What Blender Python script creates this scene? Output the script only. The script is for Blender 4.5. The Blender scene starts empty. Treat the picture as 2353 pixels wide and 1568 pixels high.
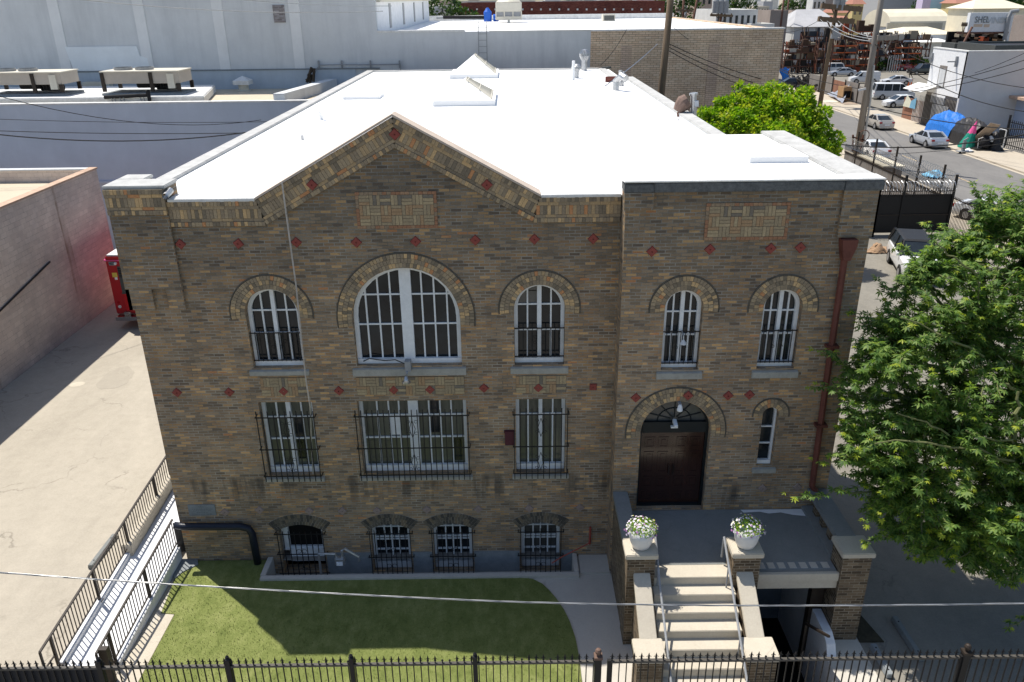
import bpy, bmesh, math, random
from mathutils import Vector, Matrix
from mathutils.geometry import tessellate_polygon
random.seed(7)
C = bpy.context.scene.collection
PI = math.pi
# ---------------------------------------------------------------- camera model (28 mm drone camera, 13.4 m up, looking down 23 degrees)
F, CX, CY = 1837.0, 1176.5, 784.0
TH, RO = math.radians(23.2), math.radians(0.70)
CAM = Vector((0, -17.0, 13.43))
_f = Vector((0, math.cos(TH), -math.sin(TH)))
_u0 = Vector((0, math.sin(TH), math.cos(TH)))
_r0 = Vector((1, 0, 0))
_r = _r0 * math.cos(RO) - _u0 * math.sin(RO)
_u = _r0 * math.sin(RO) + _u0 * math.cos(RO)
def ray(px, py): return _f + _r * ((px - CX) / F) - _u * ((py - CY) / F)
def PY(px, py, Y=0.0):
    d = ray(px, py); return CAM + d * ((Y - CAM.y) / d.y)
def PZ(px, py, Z=0.0):
    d = ray(px, py); return CAM + d * ((Z - CAM.z) / d.z)
def PX(px, py, X=0.0):
    d = ray(px, py); return CAM + d * ((X - CAM.x) / d.x)
# ---------------------------------------------------------------- object helpers
def tag(o, label=None, cat=None, group=None, kind=None):
    if label: o['label'] = label
    if cat: o['category'] = cat
    if group: o['group'] = group
    if kind: o['kind'] = kind
    return o
def thing(name, label, cat, loc=(0, 0, 0), rz=0, group=None):
    o = bpy.data.objects.new(name, None); C.objects.link(o)
    o.location = loc; o.rotation_euler = (0, 0, rz); o.empty_display_size = .3
    return tag(o, label, cat, group)
def copy_tree(o, parent=None):
    c = o.copy(); C.objects.link(c); c.parent = parent
    for ch in list(o.children): copy_tree(ch, c)
    return c
class MB:
    def __init__(s): s.v = []; s.f = []
    def add(s, vs, fs):
        n = len(s.v); s.v += [tuple(p) for p in vs]; s.f += [tuple(i + n for i in f) for f in fs]
        return s
    def box(s, x0, y0, z0, x1, y1, z1):
        return s.add([(x0,y0,z0),(x1,y0,z0),(x1,y1,z0),(x0,y1,z0),(x0,y0,z1),(x1,y0,z1),(x1,y1,z1),(x0,y1,z1)],
                     [(0,3,2,1),(4,5,6,7),(0,1,5,4),(1,2,6,5),(2,3,7,6),(3,0,4,7)])
    def bar(s, a, b, w, h=None, up=(0, 0, 1)):
        a, b = Vector(a), Vector(b); h = h or w; d = (b - a).normalized(); up = Vector(up)
        if abs(d.dot(up)) > .97: up = Vector((0, 1, 0))
        x = d.cross(up).normalized() * (w / 2); y = x.cross(d).normalized() * (h / 2)
        vs = [p + i * x + j * y for p in (a, b) for i, j in ((-1,-1),(1,-1),(1,1),(-1,1))]
        return s.add(vs, [(0,1,2,3),(7,6,5,4),(0,4,5,1),(1,5,6,2),(2,6,7,3),(3,7,4,0)])
    def path(s, pts, r, n=6, caps=True):
        pts = [Vector(p) for p in pts]; k = len(pts); rs = r if isinstance(r, (list, tuple)) else [r] * k
        ref = Vector((0, 0, 1)) if abs((pts[1] - pts[0]).normalized().z) < .9 else Vector((1, 0, 0))
        vs = []
        for i, p in enumerate(pts):
            d = (pts[min(i + 1, k - 1)] - pts[max(i - 1, 0)]).normalized()
            x = d.cross(ref).normalized(); y = x.cross(d); ref = y
            vs += [p + (x * math.cos(2*PI*j/n) + y * math.sin(2*PI*j/n)) * rs[i] for j in range(n)]
        fs = [(i*n+j, i*n+(j+1) % n, (i+1)*n+(j+1) % n, (i+1)*n+j) for i in range(k-1) for j in range(n)]
        if caps: fs += [tuple(range(n-1, -1, -1)), tuple((k-1)*n + j for j in range(n))]
        return s.add(vs, fs)
    def prism(s, poly, ax, a, b):
        n = len(poly)
        m = {'y': lambda p, t: (p[0], t, p[1]), 'x': lambda p, t: (t, p[0], p[1]), 'z': lambda p, t: (p[0], p[1], t)}[ax]
        return s.add([m(p, a) for p in poly] + [m(p, b) for p in poly],
                     [tuple(range(n-1, -1, -1)), tuple(range(n, 2*n))] + [(i, (i+1) % n, n+(i+1) % n, n+i) for i in range(n)])
    def lathe(s, prof, c=(0, 0, 0), n=16, caps=True):
        vs = [(c[0]+r*math.cos(2*PI*j/n), c[1]+r*math.sin(2*PI*j/n), c[2]+z) for r, z in prof for j in range(n)]
        k = len(prof)
        fs = [(i*n+j, i*n+(j+1) % n, (i+1)*n+(j+1) % n, (i+1)*n+j) for i in range(k-1) for j in range(n)]
        if caps: fs += [tuple(range(n-1, -1, -1)), tuple((k-1)*n + j for j in range(n))]
        return s.add(vs, fs)
    def sheet(s, outer, holes=(), z=0.0):
        """flat polygon with holes at height z"""
        loops = [[Vector((p[0], p[1], 0)) for p in l] for l in [outer, *holes]]
        flat = [p for l in loops for p in l]
        return s.add([(p.x, p.y, z) for p in flat], tessellate_polygon(loops))
    def wall(s, outer, holes, y, depth):
        """wall facing -y from (x, z) polygons, holes get reveals of the wall's depth"""
        loops = [[Vector((p[0], p[1], 0)) for p in l] for l in [outer, *holes]]
        flat = [p for l in loops for p in l]; tr = tessellate_polygon(loops); n = len(flat)
        s.add([(p.x, y, p.y) for p in flat], tr)
        for l in loops:
            m = len(l)
            s.add([(p.x, y, p.y) for p in l] + [(p.x, y + depth, p.y) for p in l], [(i, (i+1) % m, m+(i+1) % m, m+i) for i in range(m)])
        return s
    def build(s, name, mt, parent=None, smooth=False, bevel=0, fix=True):
        me = bpy.data.meshes.new(name); me.from_pydata(s.v, [], s.f)
        if fix and len(s.f) < 30000:
            bm = bmesh.new(); bm.from_mesh(me)
            if bevel: bmesh.ops.bevel(bm, geom=bm.edges[:], offset=bevel, segments=2, affect='EDGES', clamp_overlap=True)
            bmesh.ops.recalc_face_normals(bm, faces=bm.faces[:]); bm.to_mesh(me); bm.free()
        uv = me.uv_layers.new(name='UVMap') if fix else None; vs = me.vertices; d = uv.data if fix else None
        for p in (me.polygons if fix else ()):
            nx, ny, nz = (abs(c) for c in p.normal)
            for li in p.loop_indices:
                co = vs[me.loops[li].vertex_index].co
                d[li].uv = (co.x, co.z) if ny >= nx and ny >= nz else ((co.y, co.z) if nx >= nz else (co.x, co.y))
        if smooth: me.polygons.foreach_set('use_smooth', [True] * len(me.polygons))
        if mt: me.materials.append(mt)
        o = bpy.data.objects.new(name, me); C.objects.link(o); o.parent = parent
        return o
def text(body, size, mt, loc, rot, name, parent=None, depth=.01, sx=1, align='CENTER'):
    cu = bpy.data.curves.new(name, 'FONT'); cu.body = body; cu.size = size; cu.extrude = depth; cu.align_x = align; cu.align_y = 'CENTER'
    t = bpy.data.objects.new(name, cu); C.objects.link(t); bpy.context.view_layer.update()
    me = bpy.data.meshes.new_from_object(t.evaluated_get(bpy.context.evaluated_depsgraph_get())); bpy.data.objects.remove(t); bpy.data.curves.remove(cu)
    me.materials.clear(); me.materials.append(mt); o = bpy.data.objects.new(name, me); C.objects.link(o)
    o.location = loc; o.rotation_euler = rot; o.scale.x = sx; o.parent = parent; return o
# ---------------------------------------------------------------- materials
def _new(name):
    m = bpy.data.materials.new(name); m.use_nodes = True; nt = m.node_tree
    return m, nt, nt.nodes['Principled BSDF']
def N(nt, t, **kw):
    n = nt.nodes.new(t)
    for k, v in kw.items():
        if k in n.inputs.keys(): n.inputs[k].default_value = v
        else: setattr(n, k, v)
    return n
def ramp(nt, stops, const=False):
    r = nt.nodes.new('ShaderNodeValToRGB'); cr = r.color_ramp
    cr.interpolation = 'CONSTANT' if const else 'LINEAR'
    while len(cr.elements) < len(stops): cr.elements.new(.5)
    for e, (p, c) in zip(cr.elements, stops): e.position = p; e.color = (*c, 1) if len(c) == 3 else c
    return r
def mixc(nt, a, b, fac, mode='MIX'):
    m = nt.nodes.new('ShaderNodeMix'); m.data_type = 'RGBA'; m.blend_type = mode
    for idx, v in ((0, fac), (6, a), (7, b)):
        if hasattr(v, 'links') or hasattr(v, 'is_linked'): nt.links.new(v, m.inputs[idx])
        else: m.inputs[idx].default_value = v if idx == 0 else (*v, 1)
    return m.outputs[2]
def mathn(nt, op, a, b=0.0, clamp=False):
    m = nt.nodes.new('ShaderNodeMath'); m.operation = op; m.use_clamp = clamp
    for i, v in enumerate((a, b)):
        if hasattr(v, 'is_linked'): nt.links.new(v, m.inputs[i])
        else: m.inputs[i].default_value = v
    return m.outputs[0]
def coords(nt, scale=(1, 1, 1), kind='Object'):
    tc = nt.nodes.new('ShaderNodeTexCoord'); mp = nt.nodes.new('ShaderNodeMapping'); mp.inputs['Scale'].default_value = scale
    nt.links.new(tc.outputs[kind], mp.inputs[0]); return mp.outputs[0]
def noise(nt, vec, scale, detail=4, rough=.6, dist=0):
    n = N(nt, 'ShaderNodeTexNoise', Scale=scale, Detail=detail, Roughness=rough, Distortion=dist)
    nt.links.new(vec, n.inputs['Vector']); return n.outputs['Fac']
def bump(nt, bsdf, h, strength=.3, dist=.01):
    b = N(nt, 'ShaderNodeBump', Strength=strength, Distance=dist); nt.links.new(h, b.inputs['Height']); nt.links.new(b.outputs[0], bsdf.inputs['Normal'])
def mat(name, col, rough=.8, var=.2, scale=2.0, fine=30.0, bmp=.15, metal=0.0, spec=.3, col2=None, stretch=(1, 1, 1), coat=0):
    m, nt, b = _new(name); v = coords(nt, stretch)
    c1 = tuple(c * (1 - var) for c in col); c2 = col2 or tuple(min(1, c * (1 + var)) for c in col)
    n1 = noise(nt, v, scale, 6, .65); n2 = noise(nt, v, fine, 3)
    f = mathn(nt, 'ADD', mathn(nt, 'MULTIPLY', n1, .7), mathn(nt, 'MULTIPLY', n2, .3))
    r = ramp(nt, [(.32, c1), (.68, c2)]); nt.links.new(f, r.inputs[0]); nt.links.new(r.outputs[0], b.inputs['Base Color'])
    b.inputs['Roughness'].default_value = rough; b.inputs['Metallic'].default_value = metal; b.inputs['Specular IOR Level'].default_value = spec
    if coat: b.inputs['Coat Weight'].default_value = coat; b.inputs['Coat Roughness'].default_value = .08
    if bmp: bump(nt, b, n2, bmp, .02)
    return m
BR = [(0, (0.226, 0.169, 0.12)), (0.09, (0.302, 0.225, 0.149)), (0.25, (0.361, 0.262, 0.168)), (0.46, (0.445, 0.321, 0.203)), (0.62, (0.426, 0.273, 0.152)), (0.77, (0.522, 0.332, 0.168)), (0.885, (0.703, 0.438, 0.207)), (0.968, (0.612, 0.295, 0.135))]
BRG = [(0, (0.232, 0.189, 0.134)), (0.18, (0.326, 0.257, 0.174)), (0.5, (0.42, 0.326, 0.21)), (0.72, (0.478, 0.346, 0.198)), (0.86, (0.638, 0.439, 0.228)), (0.95, (0.58, 0.286, 0.132))]
def brick_mat(name, bw, bh, mortar, stops, mcol, offset=.5, stain=False, zone=.35, bstr=.5, streak=0):
    m, nt, b = _new(name); tc = nt.nodes.new('ShaderNodeTexCoord'); uv = tc.outputs['UV']
    bt = nt.nodes.new('ShaderNodeTexBrick'); bt.offset = offset
    for k, v in (('Color1', (0,0,0,1)), ('Color2', (1,1,1,1)), ('Mortar', (.5,.5,.5,1)), ('Scale', 1), ('Mortar Size', mortar), ('Mortar Smooth', .15), ('Bias', 0), ('Brick Width', bw), ('Row Height', bh)): bt.inputs[k].default_value = v
    nt.links.new(uv, bt.inputs['Vector'])
    mp = nt.nodes.new('ShaderNodeMapping'); mp.inputs['Scale'].default_value = (.22, 1.5, 1); nt.links.new(uv, mp.inputs[0])
    z1 = noise(nt, mp.outputs[0], 1.2, 4, .6)
    sep = nt.nodes.new('ShaderNodeSeparateColor'); nt.links.new(bt.outputs['Color'], sep.inputs[0])
    g = mathn(nt, 'ADD', mathn(nt, 'MULTIPLY', sep.outputs[0], 1 - zone * .35), mathn(nt, 'MULTIPLY', mathn(nt, 'SUBTRACT', z1, .5), zone * 2.4), True)
    g = mathn(nt, 'ADD', g, zone * .12, True)
    r = ramp(nt, stops, True); nt.links.new(g, r.inputs[0])
    fine = noise(nt, uv, 45, 4, .7); r2 = ramp(nt, [(.25, (.72,.72,.72)), (.8, (1.2,1.2,1.2))]); nt.links.new(fine, r2.inputs[0])
    col = mixc(nt, r.outputs[0], r2.outputs[0], 1.0, 'MULTIPLY')
    big = noise(nt, uv, .45, 5, .65); r3 = ramp(nt, [(.3, (.70,.70,.72)), (.62, (1.04,1.02,1))]); nt.links.new(big, r3.inputs[0])
    mc = ramp(nt, [(.35, tuple(c * .4 for c in mcol)), (.6, mcol)]); nt.links.new(noise(nt, uv, 1.7, 5, .7), mc.inputs[0])
    col = mixc(nt, col, mc.outputs[0], bt.outputs['Fac'])
    col = mixc(nt, col, r3.outputs[0], 1.0, 'MULTIPLY')
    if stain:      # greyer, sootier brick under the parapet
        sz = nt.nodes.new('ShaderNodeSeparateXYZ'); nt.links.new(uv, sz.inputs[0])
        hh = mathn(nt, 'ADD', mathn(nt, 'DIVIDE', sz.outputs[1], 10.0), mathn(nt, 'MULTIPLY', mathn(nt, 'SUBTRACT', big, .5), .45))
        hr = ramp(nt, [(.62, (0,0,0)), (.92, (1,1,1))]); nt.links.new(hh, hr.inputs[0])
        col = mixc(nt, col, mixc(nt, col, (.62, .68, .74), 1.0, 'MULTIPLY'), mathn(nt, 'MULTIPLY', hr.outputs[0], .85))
    if stain:      # sooty run-off streaks below the sills
        sx = nt.nodes.new('ShaderNodeSeparateXYZ'); nt.links.new(uv, sx.inputs[0])
        band = ramp(nt, [(.16, (0,0,0)), (.22, (1,1,1)), (.245, (1,1,1)), (.26, (0,0,0))]); nt.links.new(mathn(nt, 'DIVIDE', sx.outputs[1], 10.0), band.inputs[0])
        mp2 = nt.nodes.new('ShaderNodeMapping'); mp2.inputs['Scale'].default_value = (2.3, .25, 1); nt.links.new(uv, mp2.inputs[0])
        st = ramp(nt, [(.5, (0,0,0)), (.62, (1,1,1))]); nt.links.new(noise(nt, mp2.outputs[0], 1.0, 4, .6), st.inputs[0])
        k = mathn(nt, 'MULTIPLY', mathn(nt, 'MULTIPLY', band.outputs[0], st.outputs[0]), .6)
        col = mixc(nt, col, (.035, .035, .036), k)
    if streak:     # brown run-off lines down the wall
        mp3 = nt.nodes.new('ShaderNodeMapping'); mp3.inputs['Scale'].default_value = (1.1, .05, 1); nt.links.new(uv, mp3.inputs[0])
        s3 = ramp(nt, [(.60, (0,0,0)), (.70, (1,1,1))]); nt.links.new(noise(nt, mp3.outputs[0], 1.0, 3, .7), s3.inputs[0])
        s4 = ramp(nt, [(.35, (.2,.2,.2)), (.6, (1,1,1))]); nt.links.new(noise(nt, uv, .8, 4), s4.inputs[0])
        col = mixc(nt, col, (.20, .135, .09), mathn(nt, 'MULTIPLY', mathn(nt, 'MULTIPLY', s3.outputs[0], s4.outputs[0]), streak))
    nt.links.new(col, b.inputs['Base Color']); b.inputs['Roughness'].default_value = .88; b.inputs['Specular IOR Level'].default_value = .2
    h = mathn(nt, 'SUBTRACT', mathn(nt, 'MULTIPLY', fine, .35), mathn(nt, 'MULTIPLY', bt.outputs['Fac'], 1.0))
    bump(nt, b, h, bstr, .012)
    return m
def island_mat(name, stops, rough=.88):
    m, nt, b = _new(name); g = nt.nodes.new('ShaderNodeNewGeometry'); r = ramp(nt, stops, True)
    nt.links.new(g.outputs['Random Per Island'], r.inputs[0]); v = coords(nt)
    r2 = ramp(nt, [(.25, (.68,.68,.68)), (.8, (1.2,1.2,1.2))]); n2 = noise(nt, v, 30, 4, .7); nt.links.new(n2, r2.inputs[0])
    nt.links.new(mixc(nt, r.outputs[0], r2.outputs[0], 1.0, 'MULTIPLY'), b.inputs['Base Color']); b.inputs['Roughness'].default_value = rough; b.inputs['Specular IOR Level'].default_value = .2
    bump(nt, b, n2, .3, .01); return m
def leaf_mat(name, stops, trans=.35):
    m, nt, b = _new(name); g = nt.nodes.new('ShaderNodeNewGeometry'); r = ramp(nt, stops)
    v = coords(nt); f = mathn(nt, 'ADD', mathn(nt, 'MULTIPLY', g.outputs['Random Per Island'], .6), mathn(nt, 'MULTIPLY', noise(nt, v, 1.1, 3), .4))
    nt.links.new(f, r.inputs[0]); nt.links.new(r.outputs[0], b.inputs['Base Color']); b.inputs['Roughness'].default_value = .5; b.inputs['Specular IOR Level'].default_value = .3
    t = nt.nodes.new('ShaderNodeBsdfTranslucent'); nt.links.new(mixc(nt, r.outputs[0], (1.25, 1.3, .45), 1.0, 'MULTIPLY'), t.inputs[0])
    ms = nt.nodes.new('ShaderNodeMixShader'); ms.inputs[0].default_value = trans
    nt.links.new(b.outputs[0], ms.inputs[1]); nt.links.new(t.outputs[0], ms.inputs[2]); nt.links.new(ms.outputs[0], nt.nodes['Material Output'].inputs[0]); return m
def crack_mat(name, col, col2, crack=.5, cscale=.35, rough=.9, patch=True, bmp=.25):
    """weathered concrete or asphalt with thin wandering cracks and blotches"""
    m, nt, b = _new(name); v = coords(nt); v2 = coords(nt, (1, .45, 1))
    n1 = noise(nt, v2, .35, 7, .68, .4); n2 = noise(nt, v, 24, 4, .7); n3 = noise(nt, v, 3.0, 5, .6)
    f = mathn(nt, 'ADD', mathn(nt, 'ADD', mathn(nt, 'MULTIPLY', n1, .5), mathn(nt, 'MULTIPLY', n2, .28)), mathn(nt, 'MULTIPLY', n3, .22))
    r = ramp(nt, [(.34, col), (.64, col2)]); nt.links.new(f, r.inputs[0]); c = r.outputs[0]
    if crack:
        vo = N(nt, 'ShaderNodeTexVoronoi', feature='DISTANCE_TO_EDGE', Scale=cscale); wv = nt.nodes.new('ShaderNodeVectorMath'); wv.operation = 'ADD'
        nn = N(nt, 'ShaderNodeTexNoise', Scale=1.3, Detail=6); nt.links.new(v, nn.inputs['Vector']); nt.links.new(v, wv.inputs[0])
        sc = nt.nodes.new('ShaderNodeVectorMath'); sc.operation = 'SCALE'; sc.inputs['Scale'].default_value = 1.3; nt.links.new(nn.outputs['Color'], sc.inputs[0]); nt.links.new(sc.outputs[0], wv.inputs[1])
        nt.links.new(wv.outputs[0], vo.inputs['Vector']); cr = ramp(nt, [(0, (1,1,1)), (.006, (.35,.35,.35)), (.012, (0,0,0))]); nt.links.new(vo.outputs['Distance'], cr.inputs[0])
        gate = ramp(nt, [(.48, (0,0,0)), (.6, (1,1,1))]); nt.links.new(noise(nt, v, .45, 3), gate.inputs[0])
        c = mixc(nt, c, tuple(x * .45 for x in col), mathn(nt, 'MULTIPLY', mathn(nt, 'MULTIPLY', cr.outputs[0], gate.outputs[0]), crack))
    nt.links.new(c, b.inputs['Base Color']); b.inputs['Roughness'].default_value = rough; b.inputs['Specular IOR Level'].default_value = .2
    bump(nt, b, n2, bmp, .02); return m
def streak_mat(name, col, dark, rough=.85, amount=.5, scale=1.5):
    """painted wall with faint vertical run-off and patches"""
    m, nt, b = _new(name); v = coords(nt, (1, 1, .12)); v2 = coords(nt)
    k = ramp(nt, [(.45, (0,0,0)), (.75, (1,1,1))]); nt.links.new(noise(nt, v, scale, 5, .65), k.inputs[0])
    n2 = noise(nt, v2, .5, 6, .7); r = ramp(nt, [(.3, tuple(c * .86 for c in col)), (.7, col)]); nt.links.new(n2, r.inputs[0])
    c = mixc(nt, r.outputs[0], dark, mathn(nt, 'MULTIPLY', k.outputs[0], amount)); nt.links.new(c, b.inputs['Base Color'])
    b.inputs['Roughness'].default_value = rough; b.inputs['Specular IOR Level'].default_value = .2; bump(nt, b, noise(nt, v2, 14, 4), .2, .02); return m
def car_paint(name, col, metal=.0): return mat(name, col, .32, .04, 3, 40, 0, metal, .5, coat=.8)

M = {}
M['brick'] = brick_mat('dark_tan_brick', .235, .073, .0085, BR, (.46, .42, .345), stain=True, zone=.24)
M['brick_side'] = brick_mat('porch_brick', .215, .074, .008, [(0, (.10,.075,.05)), (.3, (.17,.125,.08)), (.6, (.21,.155,.10)), (.85, (.26,.20,.13))], (.36, .31, .23), zone=.2)
M['brick_geo'] = island_mat('loose_brick', BRG)
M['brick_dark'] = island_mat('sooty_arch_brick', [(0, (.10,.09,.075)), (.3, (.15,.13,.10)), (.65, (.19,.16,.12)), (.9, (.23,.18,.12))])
M['brick_pan'] = island_mat('panel_brick', [(0, (.22,.19,.15)), (.10, (.38,.30,.19)), (.5, (.46,.36,.22)), (.86, (.42,.28,.16))])
M['brick_rim'] = island_mat('rust_brick', [(0, (.36,.19,.11)), (.5, (.40,.25,.15)), (.8, (.32,.24,.16))])
M['mortar'] = mat('grey_mortar', (.12,.108,.088), .95, .3, 6)
M['mortar_pale'] = mat('pale_mortar', (.40,.36,.30), .95, .3, 6)
M['tan_block'] = brick_mat('tan_long_brick', .42, .135, .012, [(0, (.74,.56,.39)), (.35, (.80,.62,.44)), (.7, (.84,.67,.49))], (.38, .27, .19), zone=.12, bstr=.3)
M['cmu'] = brick_mat('pinkish_block', .40, .20, .006, [(0, (.70,.60,.535)), (.4, (.74,.64,.57)), (.75, (.77,.67,.60))], (.66, .565, .50), zone=.12, bstr=.15, streak=.8)
M['roof'] = mat('white_roof_coating', (.88,.88,.87), .7, .04, .6, 12, .1)
M['coping'] = mat('white_coping', (.72,.72,.70), .8, .18, 3, 14, .5)
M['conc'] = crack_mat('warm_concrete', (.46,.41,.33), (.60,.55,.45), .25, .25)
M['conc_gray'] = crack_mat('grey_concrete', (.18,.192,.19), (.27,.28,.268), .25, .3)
M['path'] = crack_mat('path_concrete', (.46,.43,.38), (.58,.55,.48), .35, .3)
M['alley'] = crack_mat('pale_weathered_asphalt', (.34,.308,.252), (.485,.44,.362), .55, .3)
M['lot'] = crack_mat('grey_lot_asphalt', (.17,.16,.138), (.28,.26,.22), .4, .3)
M['street'] = crack_mat('street_asphalt', (.15,.145,.14), (.22,.212,.20), .4, .2)
M['sidewalk'] = crack_mat('sidewalk_concrete', (.40,.35,.275), (.52,.46,.37), .3, .4)
M['earth'] = mat('city_ground', (.26,.24,.21), .95, .3, .05, 1, .1)
M['stucco'] = streak_mat('grey_white_stucco', (.68,.70,.71), (.46,.48,.50), amount=.55)
M['stucco_patch'] = streak_mat('fresh_white_paint', (.84,.88,.90), (.66,.70,.72), amount=.2)
M['blue_wall'] = streak_mat('pale_blue_grey_paint', (.53,.59,.68), (.44,.49,.57), amount=.35)
M['blue_band'] = streak_mat('pale_blue_band', (.52,.58,.64), (.40,.45,.50), amount=.5, scale=3)
M['tan_roof'] = crack_mat('tan_roof_felt', (.50,.43,.32), (.60,.53,.41), .2, .2)
M['rust_trim'] = mat('weathered_peach_flashing', (.52,.36,.26), .8, .25, 4)
M['white'] = mat('white_window_paint', (.78,.80,.81), .55, .1, 6, 40, .1)
M['white2'] = mat('white_stucco_paint', (.80,.81,.82), .8, .1, 3)
M['iron'] = mat('black_iron', (.014,.014,.015), .5, .2, 8, 40, .1)
M['iron_brown'] = mat('brown_black_iron', (.035,.026,.02), .55, .3, 8, 40, .1)
M['iron_dusty'] = mat('dusty_iron', (.085,.078,.068), .6, .3, 8, 40, .1)
M['tile'] = mat('red_terracotta_tile', (.27,.062,.048), .6, .12, 14, 60, .2)
M['tile_pale'] = mat('faded_pink_tile', (.33,.25,.215), .8, .15, 14, 60, .2)
M['sill'] = mat('stone_sill', (.37,.36,.32), .85, .2, 5, 30, .3)
M['sill_blue'] = mat('bluish_stone', (.23,.25,.26), .85, .18, 5, 30, .3)
M['glass'] = mat('dark_window_glass', (.012,.017,.021), .06, .8, .9, 5, 0, 0, .42)
M['glass_gray'] = mat('dusty_window_glass', (.09,.09,.085), .14, .25, 1.5, 8, 0, 0, .5)
M['curtain'] = mat('window_glass_with_curtain', (.105,.11,.088), .16, .4, 4, 14, 0, 0, .45, stretch=(1, 1, .15))
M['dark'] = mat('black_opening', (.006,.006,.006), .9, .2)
M['door'] = mat('dark_mahogany', (.034,.012,.008), .2, .3, 2, 20, .05, 0, .5, stretch=(3, 3, .5), coat=.4)
M['door_frame'] = mat('black_green_paint', (.008,.014,.017), .4, .2, 4)
M['pipe_red'] = mat('rust_red_downpipe', (.15,.05,.036), .6, .3, 3, 25, .3)
M['pipe_navy'] = mat('navy_vinyl_pipe', (.016,.02,.032), .35, .2, 4)
M['steel'] = mat('galvanised_steel', (.50,.51,.52), .35, .15, 6, 40, .05, .7)
M['alu'] = mat('bare_aluminium_wire', (.42,.42,.41), .38, .1, 8, 40, 0, .9)
M['gray_paint'] = mat('grey_metal_paint', (.30,.31,.32), .5, .2, 5)
M['beige'] = mat('beige_sheet_metal', (.47,.42,.36), .5, .08, 3, 30, .05)
M['beige_top'] = mat('cream_sheet_metal', (.66,.62,.52), .5, .08, 3, 30, .05)
M['rubber'] = mat('black_rubber', (.015,.015,.016), .8, .2, 10)
M['wood_pole'] = mat('weathered_pole_wood', (.16,.115,.075), .9, .35, 5, 30, .5, stretch=(1, 1, .08))
M['gray_pole'] = mat('grey_weathered_wood', (.28,.25,.215), .85, .25, 5, 30, .4, stretch=(1, 1, .08))
M['grass'] = None
M['pot'] = mat('white_plaster_pot', (.70,.70,.70), .6, .05, 3, 30, .1)
M['petal'] = island_mat('petals', [(0, (.80,.78,.78)), (.45, (.78,.66,.80)), (.66, (.50,.22,.48)), (.78, (.82,.80,.62)), (.88, (.74,.70,.18))], .6)
M['leaf'] = leaf_mat('tree_leaf', [(.2, (.055,.118,.032)), (.5, (.15,.265,.06)), (.8, (.29,.39,.095))], .5)
M['leaf_young'] = leaf_mat('young_leaf', [(.2, (.22,.32,.03)), (.8, (.46,.50,.045))], .45)
M['leaf_lime'] = leaf_mat('lime_leaf', [(.15, (.11,.24,.016)), (.5, (.24,.42,.028)), (.85, (.40,.52,.04))], .55)
M['leaf_far'] = leaf_mat('far_leaf', [(.2, (.02,.05,.015)), (.8, (.07,.13,.03))])
M['bark'] = mat('green_grey_bark', (.16,.17,.07), .85, .3, 6, 30, .4)
M['bark_dark'] = mat('dark_bark', (.06,.045,.03), .9, .3, 6, 30, .4)
M['red'] = car_paint('fire_red_paint', (.45,.008,.012))
M['shutter'] = mat('grey_roller_shutter', (.10,.105,.10), .5, .15, 3, 30, .1, .3)
M['yellow'] = mat('yellow_sticker', (.72,.56,.10), .5, .1)
M['chrome'] = mat('chrome', (.6,.6,.6), .15, .05, 4, 20, 0, 1)
M['lamp_red'] = mat('tail_light', (.35,.02,.02), .25, .1)
M['lamp_clear'] = mat('headlight', (.6,.6,.6), .15, .1)
M['tyre'] = mat('tyre', (.02,.02,.02), .8, .2)
M['rim'] = mat('alloy_rim', (.38,.38,.39), .35, .1, 5, 30, 0, .6)
M['car_glass'] = mat('car_glass', (.025,.032,.038), .06, .3, 2, 8, 0, 0, .6)
M['plastic_black'] = mat('black_plastic', (.02,.02,.021), .5, .2)
M['tarp_blue'] = mat('blue_tarpaulin', (.02,.16,.55), .55, .3, 5, 20, .6)
M['tarp_black'] = mat('black_plastic_sheet', (.03,.028,.027), .4, .4, 5, 20, .7)
M['tarp_gray'] = mat('grey_blue_tarpaulin', (.28,.30,.35), .6, .35, 4, 15, .6)
M['tarp_green'] = mat('teal_cloth', (.012,.24,.17), .7, .2, 5)
M['pink'] = mat('pink_cloth', (.72,.10,.30), .7, .15, 5)
M['ply'] = mat('plywood', (.33,.26,.20), .85, .2, 4)
M['card'] = mat('cardboard', (.36,.22,.11), .9, .15, 5)
M['blanket'] = mat('tan_blanket', (.36,.24,.15), .95, .3, 6)
M['corr'] = streak_mat('grey_corrugated_sheet', (.25,.235,.22), (.16,.12,.10), amount=.6, scale=3)
M['corr_rust'] = streak_mat('rusty_corrugated_sheet', (.30,.15,.10), (.14,.07,.05), amount=.6, scale=3)
M['junk'] = island_mat('stored_goods', [(0, (.03,.026,.024)), (.28, (.10,.06,.04)), (.46, (.17,.11,.07)), (.58, (.34,.075,.035)), (.70, (.33,.28,.21)), (.78, (.06,.065,.075)), (.94, (.50,.46,.40))])
M['orange'] = mat('orange_rack_beam', (.52,.11,.03), .55, .2, 5)
M['rack_brown'] = mat('rusty_rack_post', (.13,.06,.04), .7, .3, 5)
M['rack_blue'] = mat('dark_blue_frame', (.015,.018,.026), .6, .3, 5)
M['cream_roof'] = mat('cream_metal_roof', (.68,.62,.48), .7, .1, .5)
M['red_brick_far'] = brick_mat('far_red_brick', .24, .08, .006, [(0, (.17,.05,.04)), (.4, (.21,.065,.05)), (.8, (.25,.09,.065))], (.18,.10,.08), zone=.4)
M['sign_dark'] = mat('dark_grey_lettering', (.18,.20,.21), .7, .1)
M['sign_pale'] = mat('pale_grey_lettering', (.58,.60,.60), .7, .05)
M['sign_tan'] = mat('faded_orange_lettering', (.66,.52,.40), .7, .1)
M['skin'] = mat('skin', (.30,.17,.11), .6, .05)
M['cloth_black'] = mat('black_clothes', (.014,.014,.017), .9, .2)
M['banner'] = mat('pale_banner', (.62,.62,.50), .7, .1)
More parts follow.
